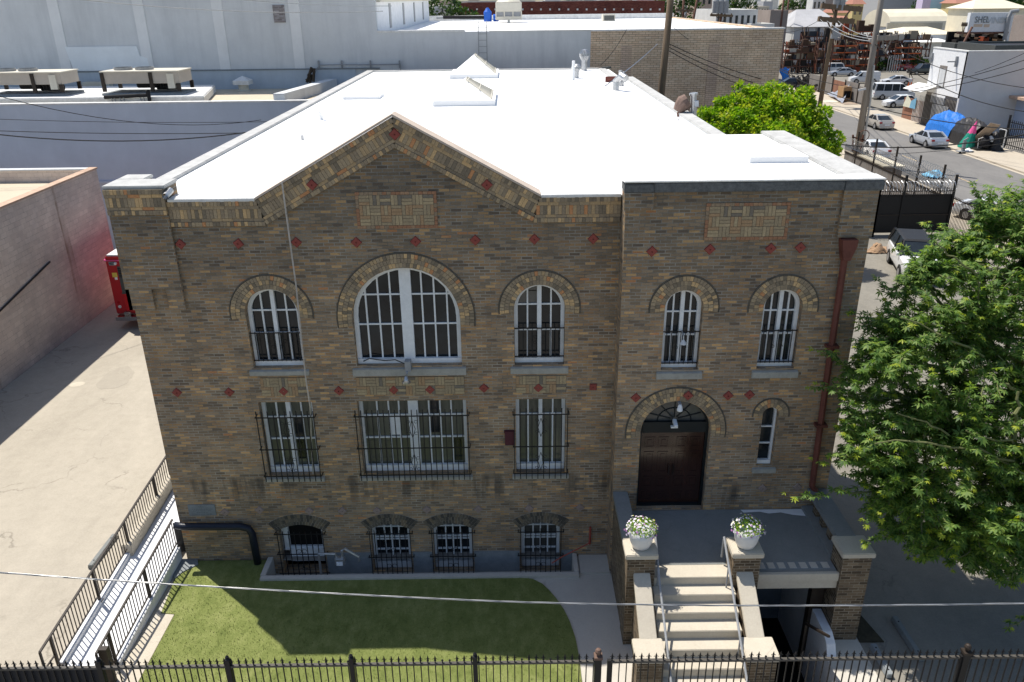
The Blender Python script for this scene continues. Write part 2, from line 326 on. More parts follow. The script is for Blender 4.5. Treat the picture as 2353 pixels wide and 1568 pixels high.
M['hose'] = mat('red_hose', (.35,.07,.05), .6, .1)
M['paint_yellow'] = mat('worn_yellow_line', (.50,.38,.22), .9, .3, 3)

def grass_mat():
    m, nt, b = _new('turf'); v = coords(nt); n1 = noise(nt, v, 1.4, 6, .7, .6); n2 = noise(nt, v, 55, 4, .8); n3 = noise(nt, coords(nt, (1, .4, 1)), 6, 5, .7)
    f = mathn(nt, 'ADD', mathn(nt, 'ADD', mathn(nt, 'MULTIPLY', n1, .35), mathn(nt, 'MULTIPLY', n2, .4)), mathn(nt, 'MULTIPLY', n3, .25))
    r = ramp(nt, [(.33, (.088,.122,.028)), (.5, (.21,.245,.072)), (.67, (.365,.38,.155))]); nt.links.new(f, r.inputs[0]); nt.links.new(r.outputs[0], b.inputs['Base Color'])
    b.inputs['Roughness'].default_value = .8; b.inputs['Specular IOR Level'].default_value = .15; bump(nt, b, n2, .9, .03); return m
M['grass'] = grass_mat()

# ================================================================= GROUND AND PAVING
WELL = [(-6.30, -.72), (1.50, -.72), (1.50, .01), (-6.30, .01)]
PIT = [(5.42, -5.6), (6.86, -5.6), (6.86, -.66), (5.42, -.66)]
def setting(name, mb, mt): return tag(mb.build(name, mt), kind='structure')
BIG = 4000
setting('ground', MB().sheet([(-BIG, -60), (BIG, -60), (BIG, BIG), (-BIG, BIG)], [WELL, PIT], -.03), M['earth'])
setting('alley', MB().sheet([(-19.4, -8), (-8.6, -8), (-8.6, 28.6), (-19.4, 28.6)], [], -.012), M['alley'])
setting('front_path', MB().sheet([(-8.6, -5.95), (7.75, -5.95), (7.75, .02), (-8.6, .02)], [WELL, PIT], -.006), M['path'])
setting('parking_lot', MB().sheet([(7.75, -8), (26.3, -8), (26.3, 36), (6.2, 36), (6.2, .02), (7.75, .02)], [], -.010), M['lot'])
setting('pavement', MB().sheet([(26.3, -20), (31.6, -20), (31.6, 300), (26.3, 300)], [], .01), M['sidewalk'])
setting('road', MB().sheet([(31.6, -20), (41.4, -20), (41.4, 600), (31.6, 600)], [], -.02), M['street'])
setting('far_pavement', MB().prism([(41.4, -20), (46.0, -20), (46.0, 300), (41.4, 300)], 'z', -.03, .10), M['sidewalk'])
setting('yard', MB().sheet([(46.0, 74.8), (140, 74.8), (140, 200), (46.0, 200)], [], -.01), M['lot'])
mb = MB()
for y in range(-10, 260, 9): mb.sheet([(35.45, y), (35.57, y), (35.57, y + 3), (35.45, y + 3)], [], -.016)
setting('road_marking', mb, M['paint_yellow'])
setting('road_edge_line', MB().sheet([(41.0, -20), (41.36, -20), (41.36, 300), (41.0, 300)], [], -.012), M['sidewalk'])
LAWN = [(-8.72, -.03), (-8.62, -.6), (-8.47, -1.95), (-8.12, -2.0), (-8.10, -5.9), (1.40, -5.9), (1.40, -3.5), (1.36, -2.9), (1.27, -2.4), (1.16, -2.0), (1.0, -1.62), (.84, -1.32), (.68, -1.08), (.45, -.9), (.15, -.85), (-6.42, -.85), (-6.42, -.03)]
lawn = MB().prism(LAWN, 'z', -.02, .025); setting('lawn', lawn, M['grass'])
mb = MB(); rnd = random.Random(3)
def inside(x, y, poly):
    c = False; j = len(poly) - 1
    for i in range(len(poly)):
        if (poly[i][1] > y) != (poly[j][1] > y) and x < (poly[j][0]-poly[i][0])*(y-poly[i][1])/(poly[j][1]-poly[i][1])+poly[i][0]: c = not c
        j = i
    return c
for _ in range(16000):
    x, y = rnd.uniform(-8.7, 1.4), rnd.uniform(-5.0, -.03)
    if not inside(x, y, LAWN): continue
    a = rnd.uniform(0, 2*PI); h = rnd.uniform(.02, .045); w = .007; dx, dy = math.cos(a)*w, math.sin(a)*w; lx, ly = rnd.uniform(-.02, .02), rnd.uniform(-.02, .02)
    mb.add([(x-dx, y-dy, .024), (x+dx, y+dy, .024), (x+lx, y+ly, .024+h)], [(0, 1, 2)])
tag(mb.build('grass', M['grass'], fix=False), 'short green turf covering the curved front lawn', 'grass', kind='stuff')
# flat round patches on the alley
def blob(cx, cy, rx, ry, ang, n=26, jag=.12, seed=1):
    r = random.Random(seed); out = []
    for i in range(n):
        t = 2*PI*i/n; k = 1 + r.uniform(-jag, jag); x, y = rx*k*math.cos(t), ry*k*math.sin(t)
        out.append((cx + x*math.cos(ang) - y*math.sin(ang), cy + x*math.sin(ang) + y*math.cos(ang)))
    return out
c = PZ(268, 868); setting('alley_patch', MB().sheet(blob(c.x, c.y, .62, 1.0, .1, seed=4), [], -.007), crack_mat('patched_asphalt', (.33,.30,.25), (.43,.39,.32), .6, 1.5))
c = PZ(177, 883); setting('alley_spot', MB().sheet(blob(c.x, c.y, .28, .22, .2, jag=.05), [], -.007), M['conc'])

# ================================================================= THE BRICK HALL
hall = thing('brick_hall', 'two-storey dark brick hall with gabled front, arched white windows and white roof', 'building', (-3, 0, 0))
def hp(name, mb, mt, parent=None, **kw):
    """a part of the hall, given in world coordinates"""
    o = mb.build(name, mt, None, **kw); o.parent = parent or hall
    root = o.parent
    off = Vector((0, 0, 0))
    while root: off += root.location; root = root.parent
    o.data.transform(Matrix.Translation(-off)) if hasattr(o.data, 'transform') else None
    return o
ARC = 18
def outline(cx, hw, zb, zs, kind, ins=0, rise=.15):
    hw2 = hw - ins; p = [(cx - hw2, zb + ins), (cx + hw2, zb + ins)]
    if kind == 'round': p += [(cx + hw2*math.cos(PI*i/ARC), zs + hw2*math.sin(PI*i/ARC)) for i in range(ARC + 1)]
    elif kind == 'seg':
        R = (hw*hw + rise*rise) / (2*rise); cz = zs + rise - R; R2 = R - ins; a = math.acos(hw2 / R2)
        p += [(cx + R2*math.cos(a + (PI - 2*a)*i/ARC), cz + R2*math.sin(a + (PI - 2*a)*i/ARC)) for i in range(ARC + 1)]
    else: p += [(cx + hw2, zs - ins), (cx - hw2, zs - ins)]
    return p
def ztop(cx, hw, zs, kind, x, ins, rise=.15):
    dx = x - cx
    if kind == 'round': return zs + math.sqrt(max(0, (hw - ins)**2 - dx*dx))
    if kind == 'seg':
        R = (hw*hw + rise*rise) / (2*rise); return zs + rise - R + math.sqrt((R - ins)**2 - dx*dx)
    return zs - ins
def ring_frame(mb, o, i, y0, y1):
    n = len(o); vs = [(x, y0, z) for x, z in o] + [(x, y0, z) for x, z in i] + [(x, y1, z) for x, z in i] + [(x, y1, z) for x, z in o]
    fs = []
    for k in range(n):
        l = (k + 1) % n; fs += [(k, l, n+l, n+k), (n+k, n+l, 2*n+l, 2*n+k), (3*n+k, 3*n+l, l, k)]
    mb.add(vs, fs)
def window(cx, hw, zb, zs, y, kind, mull, vb, hb, label, glass='glass', bot=.12, rec=.18, fr=.085, rise=.15, sill=None, guard=None, panes=()):
    """white timber window set back in its opening: frame mesh, then glass, sill and guard below it"""
    yf = y + rec; mb = MB(); ring_frame(mb, outline(cx, hw, zb, zs, kind, 0, rise), outline(cx, hw, zb, zs, kind, fr, rise), yf, yf + .14)
    mb.box(cx - hw + .01, yf - .04, zb + .002, cx + hw - .01, yf + .05, zb + bot)
    for m_ in mull: mb.box(cx + m_[0] - m_[1]/2, yf - .02, zb + bot - .02, cx + m_[0] + m_[1]/2, yf + .10, ztop(cx, hw, zs, kind, cx + m_[0], fr*.6, rise))
    for v in vb: mb.box(cx + v - .018, yf + .03, zb + bot, cx + v + .018, yf + .10, ztop(cx, hw, zs, kind, cx + v, fr*.7, rise))
    for h in hb:
        w = hw - fr*.7
        if kind == 'round' and h > zs: w = math.sqrt(max(.01, (hw - fr*.7)**2 - (h - zs)**2))
        mb.box(cx - w, yf + .035, h - .018, cx + w, yf + .095, h + .018)
    win = hp('window', mb, M['white']); win['label'] = label
    hp('glass', MB().prism(outline(cx, hw, zb, zs, kind, fr*.4, rise), 'y', yf + .075, yf + .10), M[glass], win)
    for (x0, z0, x1, z1, mt) in panes: hp('glass', MB().box(cx + x0, yf + .066, z0, cx + x1, yf + .074, z1), M[mt], win)
    if sill:
        hp('sill', MB().prism([(y + .16, zb), (y + .16, sill), (y - .07, sill), (y - .07, zb - .06), (y - .02, zb - .045)], 'x', cx - hw - .1, cx + hw + .1), M['sill'], win, bevel=.008)
    if guard:
        z0, z1, yg, sp, ext, rails = guard; mb = MB(); n = max(3, round(2*(hw + ext) / sp))
        for k in range(n + 1):
            x = cx - hw - ext + k * 2*(hw + ext) / n; mb.bar((x, yg, z0), (x, yg, z1), .021 if ext > 0 else .016)
        for r in rails:
            mb.bar((cx - hw - ext - .04, yg - .012, r), (cx + hw + ext + .04, yg - .012, r), .02, .024)
            if ext > 0:
                for s in (-1, 1): mb.bar((cx + s*(hw + ext + .03), yg, r), (cx + s*(hw + ext + .03), y + .02, r), .02)
        def curl(x, z, r, s):     # small scroll ornament
            mb.path([(x + s*r*(1-.05*k)*math.cos(.7*k), yg - .01, z + r*(1-.05*k)*math.sin(.7*k)) for k in range(9)], .006, 4)
        mz = (z0 + z1) / 2
        for s in (-1, 1):
            for q in ((.22, .42) if z1 - z0 > 1.2 else (.0,)):
                for e in (-1, 1): curl(cx + s*.09, mz + e*(z1 - z0)*q*.8, .05, s)
        if z1 - z0 > 1.2:
            for q in (-.3, .3):
                zc = mz + q*(z1 - z0)*.8
                for s in (-1, 1): mb.path([(cx, yg - .01, zc - .25), (cx + s*.07, yg - .01, zc), (cx, yg - .01, zc + .25)], .007, 4)
        hp('guard', mb, M['iron'], win)
    return win
GU = lambda z0, z1, y: (z0, z1, y, .105, 0, (z0 + .03, z1 - .02))
window(-5.46, .60, 5.53, 6.88, 0, 'round', [(0, .09)], [-.28, .28], [6.9, 6.33], 'arched upper window left of the big arch', sill=5.36, guard=GU(5.66, 6.40, .1))
window(-2.41, 1.23, 5.55, 6.72, 0, 'round', [(0, .26)], [-.93, -.64, -.36, .36, .64, .93], [7.25, 6.52], 'largest arched window with wide white mullion', sill=5.31, fr=.10)
window(.635, .58, 5.53, 6.93, 0, 'round', [(0, .10)], [-.27, .27], [6.97, 6.34], 'arched upper window right of the big arch with dusty panes', sill=5.32, guard=GU(5.68, 6.44, .1), panes=[(-.5, 6.99, -.04, 7.3, 'glass_gray'), (-.40, 7.28, -.04, 7.42, 'glass_gray')])
window(3.785, .42, 5.64, 7.13, -.6, 'round', [(0, .085)], [-.19, .19], [6.98, 6.42], 'narrow arched upper window above the door', sill=5.43, guard=GU(5.74, 6.56, -.5))
window(5.96, .425, 5.64, 7.11, -.6, 'round', [(0, .085)], [-.19, .19], [6.98, 6.42], 'narrow arched upper window beside the red downpipe', sill=5.43, guard=GU(5.74, 6.56, -.5))
LG = (2.50, 4.46, -.16, .135, .04, (4.30, 3.42, 2.66))
window(-5.44, .64, 2.58, 4.63, 0, 'flat', [(0, .11)], [-.3, .3], [4.1, 3.5], 'barred ground floor window left', 'curtain', .16, .2, sill=2.42, guard=LG, panes=[(.08, 2.9, .26, 4.1, 'glass')])
window(-2.42, 1.30, 2.58, 4.63, 0, 'flat', [(0, .24)], [-.88, -.6, -.35, .38, .65, .92], [4.12, 3.5], 'wide barred ground floor window', 'curtain', .16, .2, sill=2.42, guard=LG, panes=[(-.58, 3.55, -.37, 4.05, 'white2'), (-1.15, 2.8, -.62, 3.4, 'glass_gray'), (.4, 3.6, .62, 4.5, 'glass'), (.95, 2.8, 1.15, 3.5, 'glass')])
window(.67, .60, 2.58, 4.63, 0, 'flat', [(0, .09)], [-.3, .3], [4.1], 'barred ground floor window right', 'curtain', .16, .2, sill=2.42, guard=LG)
window(6.0, .185, 3.07, 4.46, -.6, 'round', [], [], [4.05, 3.6], 'slit window right of the door', rec=.14, bot=.1, fr=.05, sill=2.90)
def base_win(cx, hw, label, first=False):
    zb = -.42
    if first:
        w = window(cx, hw, .18, .93, 0, 'seg', [(-hw + .12, .12)], [], [], label, 'dark', .05, .2, rise=.17)
        hp('panel', MB().box(cx - hw + .16, .17, -.18, cx + hw - .06, .21, .22), M['white2'], w)
        z0, rails = -.45, (.88, .25, -.36)
    else:
        w = window(cx, hw, zb, .93, 0, 'seg', [(0, .03)], [-.19, .19], [.84, .52, .44, .12], label, 'glass_gray' if abs(cx) < .8 else 'glass', .2, .2, rise=.15)
        z0, rails = -.42, (.86, .12)
    yg = -.1; mb = MB(); n = 8
    for k in range(n + 1):
        x = cx - hw - .02 + k*2*(hw + .02)/n; mb.bar((x, yg, z0), (x, yg, .96), .019)
    for r in rails: mb.bar((cx - hw - .1, yg - .01, r), (cx + hw + .1, yg - .01, r), .02)
    for s in (-1, 1):
        for r in rails[:2]: mb.bar((cx + s*(hw + .08), yg, r), (cx + s*(hw + .08), .03, r), .02)
        for zc in (.35, -.15): mb.path([(cx + s*.07 + s*.06*math.cos(.75*k), yg - .015, zc + .06*math.sin(.75*k)) for k in range(8)], .007, 4)
    hp('guard', mb, M['iron'], w)
base_win(-5.5, .56, 'open basement window with dark gap', True)
base_win(-3.2, .50, 'barred basement window right of the gas meter')
base_win(-1.6, .50, 'barred basement window second from the porch')
base_win(.68, .50, 'barred basement window nearest the porch')
# front walls with their openings
H = [outline(-5.46, .60, 5.53, 6.88, 'round'), outline(-2.41, 1.23, 5.55, 6.72, 'round'), outline(.635, .58, 5.53, 6.93, 'round'),
     outline(-5.44, .64, 2.58, 4.63, 'flat'), outline(-2.42, 1.30, 2.58, 4.63, 'flat'), outline(.67, .60, 2.58, 4.63, 'flat'),
     outline(-5.5, .56, -.42, .93, 'seg', 0, .17), outline(-3.2, .50, -.42, .93, 'seg'), outline(-1.6, .50, -.42, .93, 'seg'), outline(.68, .50, -.42, .93, 'seg')]
front = MB().wall([(-8.55, -.6), (2.40, -.6), (2.40, 9.52), (.63, 9.52), (-2.405, 11.2), (-5.44, 9.52), (-8.55, 9.52)], H, 0, .35)
front.box(-8.55, .0, -.6, -8.549, 34, 9.5)
w1 = hp('front_wall', front, M['brick'])
HB = [outline(3.785, .42, 5.64, 7.13, 'round'), outline(5.96, .425, 5.64, 7.11, 'round'), outline(3.815, .82, 1.84, 4.02, 'round'), outline(6.0, .185, 3.07, 4.46, 'round')]
bay = MB().wall([(2.40, -1.6), (7.6, -1.6), (7.6, 9.72), (2.40, 9.72)], HB, -.6, .35)
bay.add([(2.40, -.25, -.6), (2.40, .0, -.6), (2.40, 0, 9.72), (2.40, -.25, 9.72)], [(0, 1, 2, 3)])
hp('bay_wall', bay, M['brick'])
side = MB(); side.box(-8.55, .35, -.5, -8.25, 34, 9.45); side.box(7.25, -.25, -.5, 7.6, 5.8, 9.72); side.box(6.0, 5.8, -.5, 6.3, 26.2, 9.42); side.box(5.5, 26.2, -.5, 5.8, 34.2, 9.4); side.box(-8.55, 34, -.5, 5.8, 34.3, 9.4);
hp('side_wall', side, M['brick'])
# pier at the left corner (L-shaped top) and shallow right-hand pilasters
pier = MB(); pier.box(-8.63, -.09, 7.55, -7.36, 0, 9.80)
pier.prism([(-8.63, -.085), (-8.05, -.085), (-8.05, 0), (-8.63, 0)], 'z', 7.05, 7.55); pier.box(-7.72, -.085, 7.05, -7.36, 0, 7.55)
pier.box(-8.63, .0, 9.40, -8.1, 1.1, 9.80); pier.box(-8.63, .0, 9.40, -7.36, .6, 9.80)
pier.box(-8.63, -.085, 7.05, -8.55, .5, 9.4)
hp('pier', pier, M['brick'])
hp('pilaster', MB().box(2.36, -.68, 9.35, 2.97, -.6, 9.72), M['brick']); pil = MB(); pil.box(6.88, -.70, 8.72, 7.64, -.6, 9.72); pil.box(7.6, -.70, 8.72, 7.64, .1, 9.72)
hp('pilaster', pil, M['brick'])
# roof
roof = MB().box(-8.3, .3, 9.0, 6.05, 34.1, 9.42); roof.box(2.5, -.3, 9.3, 7.3, 5.8, 9.86); roof.box(5.97, 5.8, 9.425, 6.32, 26.2, 9.6)
hp('roof', roof, M['roof'])
cop = MB(); cop.box(-8.62, 1.1, 9.42, -8.2, 34.35, 9.50); cop.box(-8.62, 34.0, 9.40, 5.85, 34.4, 9.48); cop.box(5.45, 26.2, 9.40, 5.85, 34.35, 9.48); cop.box(5.95, 5.75, 9.60, 6.38, 26.3, 9.68); cop.box(5.4, 25.95, 9.45, 6.38, 26.3, 9.68)
cop.box(7.05, -.55, 9.86, 7.72, 5.9, 9.94)
cop.box(-8.66, -.12, 9.80, -7.33, .62, 9.87); cop.box(-8.66, .62, 9.80, -8.07, 1.14, 9.87)
fcop = MB().box(-7.33, -.1, 9.50, -5.46, .4, 9.57)
hp('coping', fcop, M['coping'], bevel=.012); hp('coping', MB().box(.66, -.1, 9.50, 2.38, .4, 9.57), M['coping'], bevel=.012)
hp('coping', cop, mat('grey_roof_coping', (.47,.47,.455), .85, .2, 2.5, 14, .5), bevel=.015)
gcop = MB()
for a, b in (((-5.46, 9.53), (-2.405, 11.23)), ((.65, 9.53), (-2.405, 11.23))):
    gcop.add([(a[0], -.11, a[1]), (b[0], -.11, b[1]), (b[0], .36, b[1]), (a[0], .36, a[1]), (a[0], -.11, a[1]+.05), (b[0], -.11, b[1]+.05), (b[0], .36, b[1]+.05), (a[0], .36, a[1]+.05)],
             [(0,3,2,1),(4,5,6,7),(0,1,5,4),(1,2,6,5),(2,3,7,6),(3,0,4,7)])
hp('gable_coping', gcop, mat('peach_coping', (.55,.46,.38), .85, .15, 4))
hp('concrete_coping', MB().box(2.95, -.71, 9.72, 6.9, -.25, 9.93).box(2.35, -.69, 9.72, 2.97, -.25, 9.90).box(6.86, -.73, 9.72, 7.68, -.25, 9.93), mat('dark_grey_concrete', (.13,.135,.135), .9, .4, 12, 50, .6), bevel=.02)
hp('parapet_cap', MB().box(2.33, -.72, 9.932, 7.70, -.22, 9.965), M['coping'], bevel=.012)
# corbelled band: real bricks following the parapet and the gable
band, back = MB(), MB()
def rows(p0, p1, y, start=0, m0=0.0, m1=0.0):
    """bricks hung below the top edge p0-p1 (x, z): rowlock, stretcher, soldier, stretcher, rowlock. m0/m1 mitre shifts per metre of depth"""
    a, b = Vector(p0), Vector(p1); L = (b - a).length; t = (b - a) / L; nrm = Vector((t.y, -t.x))
    if nrm.y > 0: nrm = -nrm
    dep = 0
    for (h, w, proud) in ((.105, .076, .09), (.075, .235, .07), (.205, .080, .055), (.072, .235, .045), (.098, .076, .06)):
        s0, s1 = m0*(dep + h/2), L - m1*(dep + h/2); n = max(1, round((s1 - s0) / w)); w2 = (s1 - s0) / n; g = .006
        for k in range(n):
            u0, u1 = s0 + k*w2 + g/2, s0 + (k+1)*w2 - g/2; pr = proud + random.uniform(-.005, .005)
            q = [a + t*u + nrm*d for u, d in ((u0, dep + g/2), (u1, dep + g/2), (u1, dep + h - g/2), (u0, dep + h - g/2))]
            band.add([(p.x, y - pr, p.y) for p in q] + [(p.x, y, p.y) for p in q], [(0,1,2,3), (0,4,5,1), (1,5,6,2), (2,6,7,3), (3,7,4,0)])
        q = [a + t*u + nrm*d for u, d in ((s0, dep), (s1, dep), (s1, dep + h), (s0, dep + h))]
        back.add([(p.x, y - proud + .012, p.y) for p in q] + [(p.x, y, p.y) for p in q], [(0,1,2,3), (0,4,5,1), (2,6,7,3)])
        dep += h
mi = math.tan(math.radians(14.5))
rows((-8.63, 9.80), (-7.36, 9.80), -.09); rows((-7.36, 9.51), (-5.44, 9.51), 0, m1=-mi); rows((-5.44, 9.53), (-2.405, 11.22), 0, m0=-mi, m1=mi*2.1)
rows((-2.405, 11.22), (.63, 9.53), 0, m0=mi*2.1, m1=-mi); rows((.63, 9.51), (2.38, 9.51), 0, m0=-mi)
# return of the pier's band on its right-hand side
hp('brick_band', band, M['brick_geo']); hp('band_mortar', back, M['mortar'])
# voussoir rings
def arch(cx, hw, zs, y, n, kind='round', rise=.15, h=.108):
    mb, bk = MB(), MB()
    if kind == 'round': R0, cz, a0, a1 = hw + .01, zs, -.12, PI + .12
    else:
        R0 = (hw*hw + rise*rise)/(2*rise); cz = zs + rise - R0; a = math.acos(hw/R0); a0, a1 = a - .06, PI - a + .06
    for k in range(n):
        r0, r1 = R0 + k*h, R0 + (k+1)*h - .008; pr = .012 + .006*k; m = max(6, round((a1 - a0)*(r0 + r1)/2/.078))
        for i in range(m):
            t0, t1 = a0 + (a1-a0)*(i + .05)/m, a0 + (a1-a0)*(i + .95)/m; p2 = pr + random.uniform(-.004, .005)
            q = [(cx + r*math.cos(t), cz + r*math.sin(t)) for r, t in ((r0, t0), (r0, t1), (r1, t1), (r1, t0))]
            mb.add([(x, y - p2, z) for x, z in q] + [(x, y + .02, z) for x, z in q], [(0,1,2,3), (0,4,5,1), (1,5,6,2), (2,6,7,3), (3,7,4,0)])
    m = 28; r1 = R0 + n*h
    vs = [(cx + r*math.cos(a0 + (a1-a0)*i/m), y - .008, cz + r*math.sin(a0 + (a1-a0)*i/m)) for r in (R0, r1) for i in range(m+1)]
    bk.add(vs, [(i, i+1, m+2+i, m+1+i) for i in range(m)])
    if kind == 'round':   # thin dark drip mould round the outside
        bk.path([(cx + (r1+.015)*math.cos(a0+(a1-a0)*i/m), y - .012, cz + (r1+.015)*math.sin(a0+(a1-a0)*i/m)) for i in range(m+1)], .014, 5)
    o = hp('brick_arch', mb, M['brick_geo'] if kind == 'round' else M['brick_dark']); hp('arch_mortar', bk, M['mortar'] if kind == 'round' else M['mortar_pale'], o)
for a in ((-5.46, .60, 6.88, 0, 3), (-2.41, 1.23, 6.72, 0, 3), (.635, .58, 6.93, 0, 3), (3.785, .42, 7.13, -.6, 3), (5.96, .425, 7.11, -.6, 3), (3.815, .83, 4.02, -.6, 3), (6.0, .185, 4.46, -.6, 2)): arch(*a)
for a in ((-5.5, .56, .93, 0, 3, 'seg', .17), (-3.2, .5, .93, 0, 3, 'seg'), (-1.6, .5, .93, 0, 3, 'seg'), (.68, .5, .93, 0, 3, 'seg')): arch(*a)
# basket-weave panels
def weave(x0, x1, z0, z1, y, rim=True, mt='brick_pan'):
    mb, rb = MB(), MB(); e = .07 if rim else 0; nx, nz = max(2, round((x1-x0-2*e)/.235)), max(1, round((z1-z0-2*e)/.235)); cw, chh = (x1-x0-2*e)/nx, (z1-z0-2*e)/nz
    for i in range(nx):
        for j in range(nz):
            for k in range(3):
                X, Z = x0 + e + i*cw, z0 + e + j*chh
                b = (X + k*cw/3, Z, X + (k+1)*cw/3, Z + chh) if (i + j) % 2 else (X, Z + k*chh/3, X + cw, Z + (k+1)*chh/3)
                mb.box(b[0]+.004, y - .018 - random.uniform(0, .006), b[1]+.004, b[2]-.004, y, b[3]-.004)
    if rim:
        for (a0, a1, hor, c) in ((x0, x1, 1, z0), (x0, x1, 1, z1-e), (z0+e, z1-e, 0, x0), (z0+e, z1-e, 0, x1-e)):
            n = round((a1-a0)/.1)
            for k in range(n):
                u0, u1 = a0 + k*(a1-a0)/n + .003, a0 + (k+1)*(a1-a0)/n - .003
                rb.box(u0, y-.022, c+.003, u1, y, c+e-.003) if hor else rb.box(c+.003, y-.022, u0, c+e-.003, y, u1)
    o = hp('weave_panel', mb, M[mt]); hp('panel_mortar', MB().box(x0, y-.010, z0, x1, y-.002, z1), M['mortar'], o)
    if rim: hp('panel_rim', rb, M['brick_rim'], o)
weave(-3.33, -1.58, 8.85, 9.66, 0); weave(4.08, 5.84, 8.67, 9.47, -.6); weave(-5.95, -4.87, 4.80, 5.28, 0, False); weave(-3.69, -1.14, 4.80, 5.26, 0, False); weave(.08, 1.27, 4.80, 5.25, 0, False)
# diamond tiles
def tile(px, py, Y, mt, s=.17, rot=45):
    p = PY(px, py, Y); mb = MB(); r = s/math.sqrt(2)
    def dia(k): return [(p.x + k*r*math.cos(math.radians(rot+90*i-45+45)), p.z + k*r*math.sin(math.radians(rot+90*i-45+45))) for i in range(4)]
    q, q2, q3 = dia(1.0), dia(.86), dia(.16)
    vs = [(x, Y-.005, z) for x, z in q] + [(x, Y-.035, z) for x, z in q2] + [(x, Y-.035, z) for x, z in q3] + [(x, Y-.012, z) for x, z in q3]
    fs = [(i, (i+1) % 4, 4+(i+1) % 4, 4+i) for i in range(4)] + [(4+i, 4+(i+1) % 4, 8+(i+1) % 4, 8+i) for i in range(4)] + [(8+i, 8+(i+1) % 4, 12+(i+1) % 4, 12+i) for i in range(4)] + [(12,13,14,15)]
    t = hp('tile', mb.add(vs, fs), M[mt]); return p
for i, (x, y) in enumerate([(415,561),(548,560),(681,557),(819,557),(955,555),(1092,552),(1228,550),(1363,549),(907,309),(717,425),(1119,425),(407,902),(527,901),(652,899),(779,898),(905,896),(988,895),(1112,892),(1237,891)]):
    tile(x, y, -.06 if 8 <= i <= 10 else 0, 'tile', .18, 90 if i not in (1,) else 80)
tile(1363, 889, 0, 'tile', .17, 45)
for x, y in [(1498,578),(1631,573),(1771,571),(1839,569),(1461,914),(1673,909),(1722,907)]: tile(x, y, -.6, 'tile', .18, 90)
tile(1581, 909, -.64, 'tile', .18, 90)
for x, y in [(517,1177),(597,1172),(711,1174),(787,1174),(867,1174),(981,1171),(1099,1170),(1216,1168),(1333,1166)]: tile(x, y, 0, 'tile_pale', .17, 90)
for x, y in [(1752,1122),(1832,1119)]: tile(x, y, -.6, 'tile_pale', .17, 90)
# entrance door
dr = MB(); ring_frame(dr, outline(3.815, .82, 1.84, 4.02, 'round'), outline(3.815, .82, 1.84, 4.02, 'round', .06), -.42, -.28); dr.box(3.06, -.44, 3.92, 4.57, -.30, 4.20)
for k in range(1, 6):
    a = PI*k/6; dr.bar((3.815 + .1*math.cos(a), -.36, 4.22 + .08*math.sin(a)), (3.815 + .72*math.cos(a), -.36, 4.10 + .62*math.sin(a)), .022)
dr.path([(3.815 + .40*math.cos(PI*k/12), -.36, 4.2 + .34*math.sin(PI*k/12)) for k in range(13)], .012, 4)
df = hp('door_frame', dr, M['door_frame'])
hp('fanlight', MB().prism([(3.06, 4.2)] + [(3.815 + .77*math.cos(PI - PI*k/20), 4.02 + .77*math.sin(PI - PI*k/20)) for k in range(2, 19)] + [(4.57, 4.2)], 'y', -.345, -.325), M['glass_gray'], df)
def leaf(x0, x1, hx):
    mb = MB().box(x0, -.36, 1.86, x1, -.31, 3.92); w = (x1 - x0)
    for (u0, u1) in ((.12, .44), (.56, .88)):
        for (z0, z1) in ((1.98, 2.22), (2.36, 2.66), (2.78, 3.36), (3.48, 3.76)):
            ax, bx = x0 + u0*w, x0 + u1*w
            for (p, q, r, s) in ((ax, z0, bx, z0+.03), (ax, z1-.03, bx, z1), (ax, z0+.03, ax+.03, z1-.03), (bx-.03, z0+.03, bx, z1-.03)): mb.box(p, -.375, q, r, -.36, s)
            mb.box(ax+.07, -.372, z0+.07, bx-.07, -.36, z1-.07)
    o = hp('door', mb, M['door'])
    hp('handle', MB().path([(hx, -.36, 2.74), (hx, -.42, 2.74), (hx, -.42, 2.98), (hx, -.36, 2.98)], .012, 6), M['iron'], o)
leaf(3.06, 3.812, 3.76); leaf(3.818, 4.57, 3.87)
# downpipe with leader head
dp = MB(); pz = [(7.10, 8.3), (7.13, 5.5), (7.20, 2.6)]
dp.path([(7.10, -.70, 8.25), (7.13, -.70, 5.5), (7.19, -.70, 2.55), (7.30, -.72, 2.40)], .075, 8)
dp.prism([(6.95, 8.70), (7.28, 8.70), (7.26, 8.52), (7.17, 8.25), (7.03, 8.25), (6.97, 8.52)], 'y', -.84, -.61); dp.box(6.99, -.80, 6.2, 7.26, -.62, 6.26); dp.box(7.02, -.80, 4.2, 7.29, -.62, 4.26)
hp('downpipe', dp, M['pipe_red'])
# navy drain pipe low on the left, stone plate, boards
np_ = MB().path([(-8.62, -.16, 1.24), (-8.4, -.16, 1.2), (-6.95, -.16, 1.18), (-6.76, -.16, 1.12), (-6.69, -.16, .95), (-6.67, -.16, .02)], .095, 10)
hp('drain_pipe', np_, M['pipe_navy'], smooth=True)
pl = hp('stone_plate', MB().box(-8.26, -.02, 1.42, -7.57, .0, 1.75), M['sill_blue'], bevel=.006)
mb = MB()
for k, (z, w) in enumerate(((1.62, .5), (1.57, .46), (1.52, .3), (1.47, .36))):
    x = -7.915 - w/2
    while x < -7.915 + w/2: l = random.uniform(.02, .05); mb.box(x, -.024, z-.012, x+l, -.0195, z+.008); x += l + .012
hp('lettering', mb, M['sign_dark'], pl)
text('FIRST', .07, M['sign_dark'], (-7.915 + 3, -.021, 1.69), (PI/2, 0, 0), 'lettering', pl, .002)
